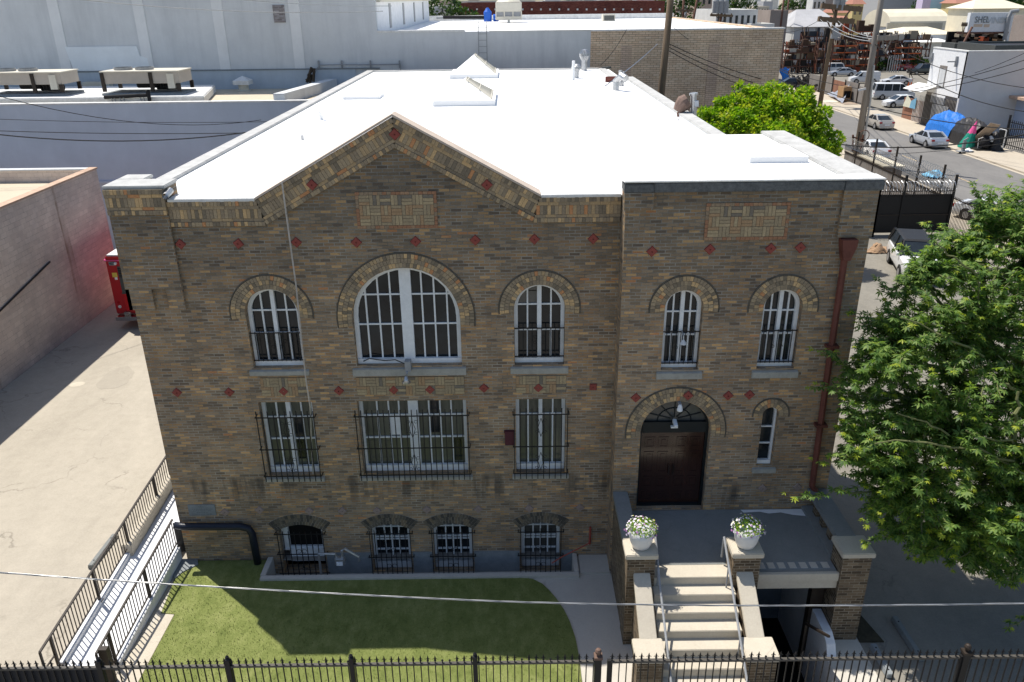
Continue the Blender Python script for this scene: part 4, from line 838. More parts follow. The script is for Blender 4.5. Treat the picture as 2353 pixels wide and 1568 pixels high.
for px, py, qx, qy in ((705, 190, 716, 155), (720, 188, 722, 158), (703, 185, 722, 176), (708, 175, 718, 160), (712, 190, 716, 172)): mb.bar(PY(px, py, 37), PY(qx, qy, 37.3), .13)
part(jk, 'frame', mb, M['bark_dark'])
def ac(px0, px1, py0, py1, Y, label):
    a, b = PY(px0, py1, Y), PY(px1, py0, Y); x0, x1, z0, z1 = a.x, b.x, 8.62, b.z; W = x1 - x0; D = 2.0; zc = z0 + (z1 - z0)*.50
    t = thing('air_conditioner', label, 'air conditioner', ((x0 + x1)/2, Y, z0), group='air conditioners on the tan roof')
    part(t, 'cabinet', MB().box(x0, Y, zc, x1, Y + D, z1), M['beige'], bevel=.015); part(t, 'top', MB().box(x0 - .05, Y - .05, z1, x1 + .05, Y + D + .05, z1 + .06), M['beige_top'])
    part(t, 'base', MB().box(x0 - .1, Y - .1, z0, x1 + .1, Y + D + .1, z0 + .12), M['sill_blue'])
    for x in (x0 + .06, x0 + W*.64, x1 - .06):
        for y in (Y, Y + D): part(t, 'leg', MB().box(x - .10, y - .06, z0 + .2, x + .10, y + .06, z1 - .02 if y == Y and x < x1 - .1 else zc), M['iron_brown'])
    for u in (.2, .48): part(t, 'fan', MB().lathe([(.46, .06), (.5, .06), (.5, .2), (.46, .2)], (x0 + W*u, Y + D*.5, z1), 20, False).lathe([(.0, .1), (.45, .1)], (x0 + W*u, Y + D*.5, z1), 20, False), M['gray_paint'])
    part(t, 'compressor', MB().path([(x0 + W*.4, Y + .6, z0 + .55), (x0 + W*.66, Y + .6, z0 + .55)], .22, 12).path([(x0 + W*.62, Y + .9, z0 + .4), (x0 + W*.9, Y + .9, z0 + .4)], .2, 10), M['rubber'])
    part(t, 'control_box', MB().box(x1 - W*.15, Y - .06, z0 + .35, x1 - W*.06, Y + .1, z1 - .1), M['beige_top'])
    mb = MB()
    for k in range(5): mb.path([(x1 - W*.28 + .16*k, Y + .3, z0 + .3), (x1 - W*.28 + .16*k, Y + .3, zc)], .04, 6)
    part(t, 'pipes', mb, M['rubber'])
ac(241, 408, 165, 220, 30.3, 'beige air conditioner standing complete on the white platform'); ac(-32, 137, 168, 218, 30.4, 'beige air conditioner cut by the left edge of the picture')
pg = thing('refrigerant_pipes', 'dark insulated pipe on small stands in front of the complete air conditioner', 'pipes', (-24, 31.3, 8.5))
part(pg, 'pipe', MB().path([PY(240, 224, 29.3), PY(300, 221, 29.3), PY(338, 219, 29.3), PY(340, 208, 29.3), PY(344, 233, 29.2)], .10, 8), M['rubber']); mb = MB()
for px in (255, 262, 275, 283, 322, 330): p = PY(px, 224, 29.25); mb.bar(p, (p.x + .1, p.y, 8.15), .05)
part(pg, 'stands', mb, M['gray_paint'])
vt = thing('roof_ventilator', 'white capped ventilator on the tan roof', 'ventilator', (-17.2, 36.6, 8.15)); p = PZ(561, 209, 8.15)
part(vt, 'stack', MB().lathe([(.45, 0), (.45, .05), (.32, .06), (.32, .42)], p, 14), M['beige_top']); part(vt, 'cap', MB().box(p.x-.5, p.y-.5, 8.55, p.x+.5, p.y+.5, 8.80).add([(p.x-.5, p.y-.5, 8.8), (p.x+.5, p.y-.5, 8.8), (p.x+.5, p.y+.5, 8.8), (p.x-.5, p.y+.5, 8.8), (p.x, p.y, 9.08)], [(0,1,4), (1,2,4), (2,3,4), (3,0,4)]), M['coping'])
# roof equipment of the warehouse
ct = thing('cooling_tower', 'cream cooling tower on the white warehouse roof', 'cooling tower', (1, 66, 11.3)); a, b = PY(1139, 48, 64), PY(1199, 48, 64); cx, hw = (a.x + b.x)/2, (b.x - a.x)/2
zt = PY(1170, 3, 64).z; zb = 11.3; hh = zt - zb
part(ct, 'shell', MB().box(cx-hw, 64, zb + hh*.52, cx+hw, 64 + 2*hw, zb + hh*.95).lathe([(hw, hh*.95), (hw*.75, hh*1.08), (hw*.7, hh*1.08)], (cx, 64 + hw, zb), 16), M['beige_top'], bevel=.05); part(ct, 'louvres', MB().box(cx-hw*.93, 64.1, zb + hh*.3, cx+hw*.93, 64 + 1.9*hw, zb + hh*.52), M['gray_paint']); part(ct, 'basin', MB().box(cx-hw*.97, 64.02, zb + hh*.14, cx+hw*.97, 64 + 1.98*hw, zb + hh*.3).box(cx-hw*.1, 64.05, zb, cx+hw*.1, 64 + 1.9*hw, zb + hh*.14), M['beige_top'])
mb = MB()
for u in (-.97, -.33, .33, .97): mb.box(cx+u*hw-.05, 63.97, zb + hh*.15, cx+u*hw+.05, 64.1, zb + hh*.55)
part(ct, 'posts', mb, M['beige_top'])
pt = thing('pump_tank', 'bright blue pump tanks beside the cream cooling tower', 'tank', (0, 63, 11.3)); p = PZ(1121, 50, 11.3); bl = mat('bright_blue_paint', (.02,.12,.55), .4, .1)
part(pt, 'tank', MB().lathe([(.40, 0), (.40, .9), (.2, 1.15), (.1, 1.3)], (p.x, p.y, 11.3), 14), bl); part(pt, 'tank', MB().path([(p.x + .55, p.y, 11.65), (p.x + 1.1, p.y, 11.65)], .34, 12), bl); part(pt, 'pipe', MB().path([(p.x - 4.5, p.y, 11.75), (p.x - .4, p.y, 11.7)], .16, 8), M['rubber'])
for u in (1000, 1050): q = PZ(u, 50, 11.3); part(pt, 'pipe', MB().path([(q.x, q.y + 2, 11.6), (q.x + 3, q.y + 2, 11.6)], .1, 6), M['gray_paint'])
a, b = PY(1385, 48, 66), PY(1414, 33, 66); ra = thing('air_conditioner', 'small white and grey air conditioner alone on the white warehouse roof', 'air conditioner', (a.x, 66, 11.3)); part(ra, 'cabinet', MB().box(a.x, 66, 11.3, b.x, 67.2, b.z), M['beige_top'], bevel=.03); part(ra, 'grille', MB().box(a.x + .12, 65.96, 11.4, b.x - .08, 66, b.z - .12), M['shutter'])
q = PZ(908, 62, 11.3); fv = thing('roof_fan', 'silver roof fan beside the white wing wall', 'roof fan', (q.x, q.y, 11.3)); MB().lathe([(.9, 0), (.9, .12), (.55, .5), (.5, 1.5), (.62, 1.5), (.62, 1.6)], (0, 0, 0), 16).build('housing', M['steel'], fv)
# ================================================================= RED TRUCK IN THE ALLEY
tk = thing('red_truck', 'red emergency truck with grey roller shutter parked behind the hall', 'truck', (-16.1, 16.5, 0))
TY = 16.5
part(tk, 'body', MB().box(-17.38, TY, .62, -14.85, TY + 8.6, 3.30), M['red'], bevel=.04); part(tk, 'roof', MB().box(-17.3, TY + .05, 3.30, -14.93, TY + 8.5, 3.36), M['coping'])
part(tk, 'shutter', MB().box(-16.92, TY - .012, 1.62, -15.3, TY + .02, 2.85).box(-16.95, TY - .02, 1.58, -15.27, TY, 1.62), M['shutter']); mb = MB()
for k in range(6): mb.box(-16.90, TY - .022, 2.36 + k*.075, -15.32, TY - .01, 2.395 + k*.075)
part(tk, 'louvre', mb, M['iron']); part(tk, 'tailgate', MB().box(-16.9, TY - .012, .72, -15.3, TY + .01, 1.56), car_paint('brighter_red_paint', (.55,.010,.012)))
part(tk, 'trim', MB().box(-17.42, TY - .02, 3.10, -14.82, TY + .02, 3.14).box(-17.44, TY + .02, 3.10, -17.38, TY + 8.5, 3.16), M['pink']); part(tk, 'bumper', MB().box(-17.3, TY - .35, .42, -14.9, TY + .1, .60), M['chrome'], bevel=.02)
pl = part(tk, 'number_plate', MB().box(-17.24, TY - .012, 2.90, -16.98, TY, 3.06), M['sill_blue']); text('423', .14, M['iron'], (-17.11 + 16.1, -.018, 2.98), (PI/2, 0, 0), 'number', pl, .003)
part(tk, 'warning_sticker', MB().box(-17.2, TY - .01, 2.36, -16.98, TY, 2.56), M['yellow']); part(tk, 'notice', MB().box(-17.12, TY - .009, 2.24, -17.0, TY, 2.35), M['white2'])
part(tk, 'lamp', MB().lathe([(.08, 0), (.08, .03)], (0, 0, 0), 12) if False else MB().path([(-17.16, TY + .01, .98), (-17.16, TY - .03, .98)], .07, 12), M['lamp_clear']); part(tk, 'lamp', MB().path([(-17.18, TY + .01, 1.18), (-17.18, TY - .02, 1.18)], .06, 12), M['lamp_red']); part(tk, 'lamp', MB().path([(-16.95, TY + .01, 3.0), (-16.95, TY - .06, 2.98)], .06, 8), M['white2']); part(tk, 'tow_hook', MB().box(-17.0, TY - .14, .60, -16.7, TY, .76), M['chrome'], bevel=.03)
for x in (-17.1, -15.1):
    for y in (TY + 2.2, TY + 7.0):
        wh = part(tk, 'wheel', MB().path([(x - .15, y, .48), (x + .15, y, .48)], .48, 20), M['tyre']); part(wh, 'rim', MB().path([(x - .17, y, .48), (x + .17, y, .48)], .26, 16), M['rim'])
part(tk, 'mirror', MB().bar((-17.6, TY + 8.2, 2.2), (-17.6, TY + 8.2, 2.8), .12), M['iron'])
tk.location.x -= .32
# ================================================================= CARS
def car(kind, paint, loc, rz, label, roofm=None, group=None):
    """length along +x (front), wheels, glasshouse, lights"""
    P = {'sedan': (4.7, 1.82, [(2.30, .55, .62), (2.25, .72, .82), (1.2, .92, .9), (.85, .95, .91), (-1.35, 1.0, .91), (-2.15, 1.0, .86), (-2.33, .72, .80)], (.95, .1, -.95, -1.75), 1.44),
         'hatch': (4.1, 1.75, [(2.02, .55, .6), (1.95, .75, .8), (1.15, .95, .87), (.9, .98, .875), (-1.4, 1.02, .875), (-1.95, 1.0, .84), (-2.03, .6, .8)], (1.0, .2, -1.25, -1.85), 1.5),
         'suv': (4.8, 1.92, [(2.38, .6, .7), (2.32, .95, .88), (1.2, 1.08, .95), (.95, 1.1, .955), (-1.7, 1.12, .955), (-2.3, 1.1, .92), (-2.4, .65, .88)], (.95, .35, -1.95, -2.28), 1.80),
         'van': (5.4, 2.0, [(2.68, .6, .75), (2.62, .95, .9), (2.1, 1.15, .98), (1.7, 1.2, 1.0), (-2.2, 1.2, 1.0), (-2.6, 1.2, .98), (-2.7, .6, .95)], (1.75, .95, -2.45, -2.62), 2.15),
         'cargo': (4.7, 1.8, [(2.33, .6, .7), (2.25, .9, .84), (1.55, 1.08, .89), (1.3, 1.1, .9), (-2.0, 1.15, .9), (-2.25, 1.15, .88), (-2.33, .6, .85)], (1.35, .55, -2.1, -2.25), 1.85)}[kind]
    L, W, st, gh, zr = P; t = thing('parked_car' if kind not in ('van', 'cargo') else 'parked_van', label, 'car' if kind not in ('van', 'cargo') else 'van', loc, rz, group)
    mb = MB(); ring = []
    for x, zt, hw in st:
        ring += [(x, s*y, z) for s, y, z in ((-1, hw*.86, .22), (-1, hw*.99, .45), (-1, hw, min(.62, zt - .06)), (-1, hw*.96, zt - .05), (-1, hw*.84, zt), (1, hw*.84, zt), (1, hw*.96, zt - .05), (1, hw, min(.62, zt - .06)), (1, hw*.99, .45), (1, hw*.86, .22))]
    k, n = len(st), 10; mb.add(ring, [(i*n+j, i*n+(j+1) % n, (i+1)*n+(j+1) % n, (i+1)*n+j) for i in range(k-1) for j in range(n)] + [tuple(range(n)), tuple((k-1)*n + j for j in range(n))])
    mb.build('body', paint, t, bevel=.03)
    zb = max(s[1] for s in st[2:5]) - .03; hb = W/2*.9; ht = W/2*(.72 if kind not in ('van', 'cargo') else .84); x0, x1, x2, x3 = gh
    B = [(x0, -hb, zb), (x0, hb, zb), (x3, hb, zb), (x3, -hb, zb)]; T = [(x1, -ht, zr - .06), (x1, ht, zr - .06), (x2, ht, zr - .06), (x2, -ht, zr - .06)]
    MB().add(B + T, [(0,1,5,4), (1,2,6,5), (2,3,7,6), (3,0,4,7), (4,5,6,7)]).build('windows', M['car_glass'], t)
    MB().add([(x1 + .06, -ht - .02, zr - .08), (x1 + .06, ht + .02, zr - .08), (x2 - .06, ht + .02, zr - .08), (x2 - .06, -ht - .02, zr - .08), (x1 - .1, -ht + .1, zr), (x1 - .1, ht - .1, zr), (x2 + .12, ht - .1, zr), (x2 + .12, -ht + .1, zr)], BF).build('roof', roofm or paint, t, bevel=.02)
    pm = MB()
    for s in (-1, 1):
        lo, hi = (lambda x: Vector((x, s*(hb + .008), zb))), (lambda x: Vector((x, s*(ht + .008), zr - .05)))
        pm.bar(lo(x0), hi(x1), .07); pm.bar(lo(x3), hi(x2), .12 if kind in ('sedan', 'hatch') else .16)
        xs = [(x1 + x2)/2] if kind in ('sedan', 'hatch') else ([.2, -.7] if kind == 'suv' else [.55, -.45, -1.5])
        for x in xs: pm.bar(lo(x), hi(x*.97), .07)
        if kind == 'cargo': pm.add([lo(.5), lo(x3), hi(x2), hi(.45)], [(0,1,2,3)])
    pl_ = pm.build('window_frame', roofm or paint, t)
    for s in (-1, 1):
        MB().box(L/2 - .2, s*W*.36 - .16, .60, L/2 - .02, s*W*.36 + .16, .74).build('headlight', M['lamp_clear'], t, bevel=.02); MB().box(-L/2 - .01, s*W*.37 - .14, .72, -L/2 + .12, s*W*.37 + .14, .88).build('tail_light', M['lamp_red'], t, bevel=.02)
        MB().bar((x0 - .1, s*(hb + .05), zb + .02), (x0 - .1, s*(hb + .2), zb + .06), .12).build('mirror', paint, t, bevel=.02)
        for x in (L*.30, -L*.29):
            w = MB().path([(x, s*(W/2 - .20), .33), (x, s*(W/2 + .005), .33)], .33, 20).build('wheel', M['tyre'], t); MB().path([(x, s*(W/2 - .1), .33), (x, s*(W/2 + .015), .33)], .22, 14).build('rim', M['rim'], w)
            MB().path([(x, s*(W/2 - .05), .36), (x, s*(W/2 - .004), .36)], .40, 20).build('wheel_arch', M['plastic_black'], t)
    MB().box(-L/2 - .025, -.26, .50, -L/2 - .0, .26, .62).build('plate', M['white2'], t)
    MB().box(-L/2 - .03, -W*.42, .28, -L/2 + .1, W*.42, .40).build('bumper', M['plastic_black'] if kind == 'suv' else paint, t, bevel=.02)
    return t
WH, SV, BG, RD, NV, BK = car_paint('white_paint', (.72,.73,.74)), car_paint('silver_blue_paint', (.46,.50,.56), .3), car_paint('champagne_paint', (.50,.47,.42), .3), car_paint('crimson_paint', (.36,.012,.03)), car_paint('navy_paint', (.015,.02,.035)), car_paint('black_paint', (.015,.016,.02))
BL = car_paint('blue_paint', (.02,.04,.16))
Yd = PI/2
car('sedan', BG, (40.3, 72.6, -.02), Yd, 'champagne sedan parked at the far kerb of the road')
car('sedan', SV, (40.2, 61.0, -.02), Yd, 'silver-blue sedan parked in front of the blue tarpaulin tent')
car('sedan', WH, (30.7, 32.6, .01), -.95, 'white car on the pavement behind the iron fence')
car('suv', WH, (21.05, 23.0, 0), -Yd - .25, 'white off-road car with black roof standing under the leafy tree', M['plastic_black'])
car('sedan', WH, (32.6, 56.0, -.02), Yd, 'white car at the near kerb half hidden by the small green tree')
def yard_car(kind, paint, px, py, rz, label): p = PZ(px, py); return car(kind, paint, (p.x, p.y, 0), rz, label)
yard_car('van', mat('van_white', (.62,.64,.66), .4, .06), 2050, 228, -.18, 'white passenger van with a row of side windows in the car yard')
yard_car('hatch', WH, 2064, 246, PI + .1, 'small white hatchback beside the passenger van'); yard_car('cargo', WH, 1984, 191, PI - .1, 'white delivery van parked behind the sheet fence')
yard_car('sedan', WH, 2057, 195, PI - .15, 'white sedan parked nose to the delivery van'); yard_car('sedan', SV, 1934, 175, PI - .15, 'silver sedan in the back row of the car yard')
yard_car('suv', WH, 1906, 168, PI, 'white estate car mostly hidden by the fence in the back row'); yard_car('sedan', RD, 2082, 162, PI + .1, 'crimson sedan at the back of the car yard')
yard_car('suv', BK, 2116, 171, PI + .1, 'dark off-road car next to the crimson sedan'); yard_car('sedan', BL, 1876, 155, PI, 'dark blue car in front of the storage racks'); yard_car('hatch', NV, 1812, 202, PI, 'dark car beside the blue tarpaulin at the end of the tan brick wall')
# pedestrian in the yard
def person(x, y, z, rz, label):
    t = thing('person', label, 'person', (x, y, z), rz)
    me = bpy.data.meshes.new('body'); J = [(0,0,.95), (0,.02,1.2), (0,.03,1.42), (0,.05,1.52), (0,.07,1.66), (-.19,.02,1.40), (-.26,.05,1.12), (-.24,.16,.90), (.19,.02,1.40), (.27,-.03,1.13), (.28,.03,.88), (-.09,0,.90), (-.12,.16,.50), (-.13,.12,.07), (-.13,.24,.04), (.09,0,.90), (.11,-.12,.50), (.13,-.40,.12), (.13,-.30,.03)]
    E_ = [(0,1), (1,2), (2,3), (3,4), (2,5), (5,6), (6,7), (2,8), (8,9), (9,10), (0,11), (11,12), (12,13), (13,14), (0,15), (15,16), (16,17), (17,18)]
    R = [.15,.15,.17,.06,.10,.075,.055,.045,.075,.055,.045,.10,.07,.05,.045,.10,.07,.05,.045]
    me.from_pydata(J, E_, []); o = bpy.data.objects.new('body', me); C.objects.link(o); o.parent = t; me.materials.append(M['cloth_black'])
    m = o.modifiers.new('skin', 'SKIN'); sv = me.skin_vertices[0].data
    for v, r in zip(sv, R): v.radius = (r, r*.85)
    sv[0].use_root = True; o.modifiers.new('sub', 'SUBSURF').levels = 1
    MB().lathe([(.03, -.1), (.075, -.05), (.085, .03), (.06, .1), (.0, .12)], (0, .08, 1.66), 10).build('head', M['skin'], t, smooth=True); MB().lathe([(.09, 0), (.092, .05), (.065, .105), (.0, .125)], (0, .06, 1.67), 10).build('hair', M['cloth_black'], t, smooth=True)
    return t
p = PZ(2091, 180); person(p.x, p.y, 0, 1.2, 'person in black clothes walking across the car yard in front of the crimson sedan')
for px, py, lab in ((2087, 201, 'left orange cone behind the passenger van'), (2093, 201, 'right orange cone behind the passenger van')):
    p = PZ(px, py); t = thing('traffic_cone', lab, 'cone', (p.x, p.y, 0), group='cones in the car yard'); MB().lathe([(.2, .03), (.06, .75), (.03, .78)], (0, 0, 0), 12).build('cone', M['orange'], t); MB().box(-.26, -.26, 0, .26, .26, .03).build('base', M['orange'], t)
# ================================================================= FENCES ON THE RIGHT
FX = 26.35
sg = thing('yard_gate', 'tall black sheet gate with pickets and a wire coil across the lot', 'gate', (24, 30, 0))
part(sg, 'sheet', MB().box(20.6, 30, .12, FX, 30.04, 2.45), M['iron'])
mb = MB(); x = 20.7
while x < FX: mb.bar((x, 29.98, 2.3), (x, 29.98, 2.85), .022); x += .13
mb.box(20.6, 29.95, 2.62, FX, 29.98, 2.67); mb.box(20.6, 29.95, 1.2, FX, 29.98, 1.26); part(sg, 'pickets', mb, M['iron_brown'])
for x in (20.7, 23.4, FX): part(sg, 'post', MB().box(x-.06, 29.94, 0, x+.06, 30.06, 3.6 if x > 23 else 2.9), M['iron'])
def coil(p0, p1, r, turns, name, root):
    a, b = Vector(p0), Vector(p1); d = (b - a); u = d.normalized(); s = Vector((-u.y, u.x, 0)); n = turns*9
    part(root, name, MB().path([a + d*(i/n) + s*r*math.cos(2*PI*i/9) + Vector((0, 0, r*(1 + math.sin(2*PI*i/9)) + random.uniform(-.03, .03))) for i in range(n + 1)], .014, 3, False), M['steel'])
coil((20.7, 30, 2.6), (FX, 30, 2.6), .32, 26, 'razor_wire', sg)
bf = thing('barbed_fence', 'grey sheet fence topped with razor wire coils along the pavement', 'fence', (FX, 38, 0))
part(bf, 'sheet', MB().box(FX, 30.05, .1, FX + .04, 46.5, 2.1), M['corr']); mb = MB(); y = 30.1
while y < 46.5: mb.bar((FX - .03, y, 2.0), (FX - .03, y, 2.7), .022); y += .14
for z in (2.08, 1.2, .3): mb.box(FX - .05, 30.05, z, FX - .005, 46.5, z + .06)
part(bf, 'pickets', mb, M['iron_brown'])
for y in (31.5, 34.6, 37.9, 41.2, 44.4): part(bf, 'post', MB().box(FX-.05, y-.05, 0, FX+.05, y+.05, 3.9), M['iron_brown'])
coil((FX, 30.2, 2.5), (FX, 46.3, 2.5), .36, 60, 'razor_wire', bf); coil((FX + .25, 30.4, 3.0), (FX + .1, 37.5, 3.0), .3, 24, 'razor_wire', bf)
fi = thing('iron_fence', 'grey-black iron fence between the lot and the pavement behind the tree', 'fence', (FX, 22, 0)); mb = MB(); y = 12.0
while y < 29.9: mb.bar((FX, y, .05), (FX, y, 2.35), .028); y += .15
for z in (2.2, .25): mb.box(FX - .025, 12, z, FX + .025, 29.9, z + .05)
part(fi, 'pickets', mb, M['iron_brown'])
for y in (12.2, 16, 20, 24.5): part(fi, 'post', MB().box(FX-.05, y-.05, 0, FX+.05, y+.05, 2.5), M['iron'])
bl_ = thing('blanket', 'crumpled tan blanket lying beside the white off-road car', 'blanket', (19.4, 25.6, 0)); p = PZ(2018, 577)
def crumple(name, mt, root, pts, thick=.06, seed=1, n=10, amp=.25):
    """a lumpy draped cloth: grid over a quad of four corners, raised by noise"""
    r = random.Random(seed); a, b, c, d = (Vector(q) for q in pts); mb = MB(); vs = []
    for i in range(n + 1):
        for j in range(n + 1):
            u, v = i/n, j/n; q = a.lerp(b, u).lerp(d.lerp(c, u), v); k = math.sin(PI*u)*math.sin(PI*v)
            vs.append(q + Vector((r.uniform(-1, 1)*thick, r.uniform(-1, 1)*thick, amp*k*(.5 + .5*math.sin(7*u + 5*v + seed)) + r.uniform(0, thick))))
    fs = [(i*(n+1)+j, (i+1)*(n+1)+j, (i+1)*(n+1)+j+1, i*(n+1)+j+1) for i in range(n) for j in range(n)]
    nn = len(vs); vs += [q - Vector((0, 0, .05)) for q in vs]; fs += [tuple(x + nn for x in reversed(f)) for f in fs]
    return part(root, name, mb.add(vs, fs), mt, smooth=True)
crumple('cloth', M['blanket'], bl_, [(p.x - .9, p.y - .5, .03), (p.x + .5, p.y - .6, .03), (p.x + .7, p.y + .6, .03), (p.x - .3, p.y + .4, .03)], .07, 3, 12, .5)
tb = thing('tarpaulin', 'pale blue tarpaulin heap at the corner of the razor wire fence', 'tarpaulin', (29, 36, 0)); q = PZ(2148, 392, .5); crumple('cloth', mat('pale_blue_sheet', (.16,.42,.62), .6, .35, 4), tb, [(q.x-.7, q.y-.8, .05), (q.x+.7, q.y-.8, .05), (q.x+.7, q.y+.8, .05), (q.x-.7, q.y+.8, .05)], .12, 5, 10, .7)
rx = thing('red_crate', 'red plastic crate behind the razor wire fence', 'crate', (28.6, 38.0, 0)); part(rx, 'tub', MB().box(27.0, 37.2, .0, 28.3, 38.4, .9), mat('red_plastic', (.42,.02,.03), .5, .1), bevel=.05); part(rx, 'lid', MB().box(26.95, 37.15, .9, 28.35, 38.45, .96), mat('red_plastic_lid', (.36,.02,.03), .5, .1))
sd_ = thing('shelter', 'low shelter with cream sheet roof behind the razor wire fence', 'shelter', (28.6, 41, 0)); part(sd_, 'roof', MB().box(27.3, 41.6, 1.75, 28.9, 46.5, 1.85), M['cream_roof']); part(sd_, 'walls', MB().box(27.4, 41.7, .05, 28.8, 46.4, 1.75), M['corr'])
# ================================================================= SMALL GREEN TREE AND BIG LEAFY TREE
def limb(mb, a, b, r0, r1, n=5, wob=.12, seed=0):
    r = random.Random(seed); a, b = Vector(a), Vector(b); L = (b - a).length
    pts = [a.lerp(b, i/n) + (Vector((r.uniform(-1, 1), r.uniform(-1, 1), r.uniform(-.5, 1)))*wob*L*.3*math.sin(PI*i/n)) for i in range(n + 1)]
    mb.path(pts, [r0 + (r1 - r0)*i/n for i in range(n + 1)], 6); return pts
def leafquad(mb, p, d, s, w, r):
    d = d.normalized(); t = d.cross(Vector((r.uniform(-1, 1), r.uniform(-1, 1), r.uniform(-1, 1)))).normalized()*w
    mb.add([p, p + d*s*.45 + t, p + d*s, p + d*s*.45 - t], [(0, 1, 2, 3)])
def bushy_tree(base, top, blobs, n, leaf, mts, label, cat='tree', seed=1, bark='bark_dark', group=None, flat=0):
    """crown of many leaf clusters spread over the shells of several blobs"""
    r = random.Random(seed); t = thing('tree', label, cat, base, group=group); tr = MB(); lim = Vector(top)
    limb(tr, base, lim, .28*leaf*3.2, .14*leaf*3.2, seed=seed); mbs = [MB() for _ in mts]
    for bi, (c, rad) in enumerate(blobs):
        c = Vector(c); rad = Vector(rad) if not isinstance(rad, (int, float)) else Vector((rad, rad, rad*.85)); limb(tr, lim, c, .1*leaf*3.2, .03, seed=seed + bi)
        m = int(n*rad.x*rad.x/sum((b[1] if isinstance(b[1], (int, float)) else b[1][0])**2 for b in blobs))
        for _ in range(m):
            d = Vector((r.gauss(0, 1), r.gauss(0, 1), r.gauss(0, 1) + .25)).normalized(); k = r.uniform(.45, 1.0)**.6*(.86 + .34*abs(math.sin(5.3*d.x + 3.1*d.z + bi)*math.cos(4.7*d.y - 2.9*d.z)))
            q = c + Vector((d.x*rad.x, d.y*rad.y, d.z*rad.z))*k; up = d.z*.5 + .3
            w = 1 if (len(mts) > 1 and k > .93 and r.random() < .25 + up) else 0
            for _k in range(7):
                e = (d*.6 + Vector((r.gauss(0, .8), r.gauss(0, .8), r.gauss(0, .6)))).normalized(); leafquad(mbs[w], q + e*leaf*.3, e + Vector((0, 0, -.25)), leaf*r.uniform(.7, 1.25), leaf*.27, r)
    part(t, 'trunk', tr, M[bark]); part(t, 'crown', mbs[0], M[mts[0]], fix=False)
    if len(mts) > 1: part(t, 'young_leaves', mbs[1], M[mts[1]], fix=False)
    return t
bl = [(PY(px, py, Y), R_) for px, py, Y, R_ in ((1745,265,25,1.4), (1700,285,24,1.1), (1815,285,25,1.5), (1770,340,23.6,1.9), (1855,345,24.6,1.4), (1640,275,25,.65), (1735,222,25.3,.65), (1770,225,25.6,.7), (1835,240,25.5,.85), (1790,245,25,.9), (1885,390,24.5,1.0), (1800,400,24,1.8), (1665,262,25,.6), (1690,240,25,.6), (1875,300,25,.8), (1905,350,25,.6), (1630,300,24.5,.6), (1720,315,23.8,1.1), (1860,265,25.4,.7), (1800,215,25.8,.5), (1615,262,25,.4), (1660,238,25.2,.42), (1705,205,25.5,.38), (1775,202,25.6,.35), (1850,215,25.5,.42), (1890,262,25.2,.45), (1918,318,24.8,.42), (1915,395,24.3,.5), (1615,290,24.8,.4))]
bl = [(c, R_*.86) for c, R_ in bl]
bushy_tree((14.2, 25, 0), (14, 25, 3.6), bl, 6000, .20, ['leaf_lime', 'leaf_young'], 'bright lime green tree between the hall roof and the road', seed=5)
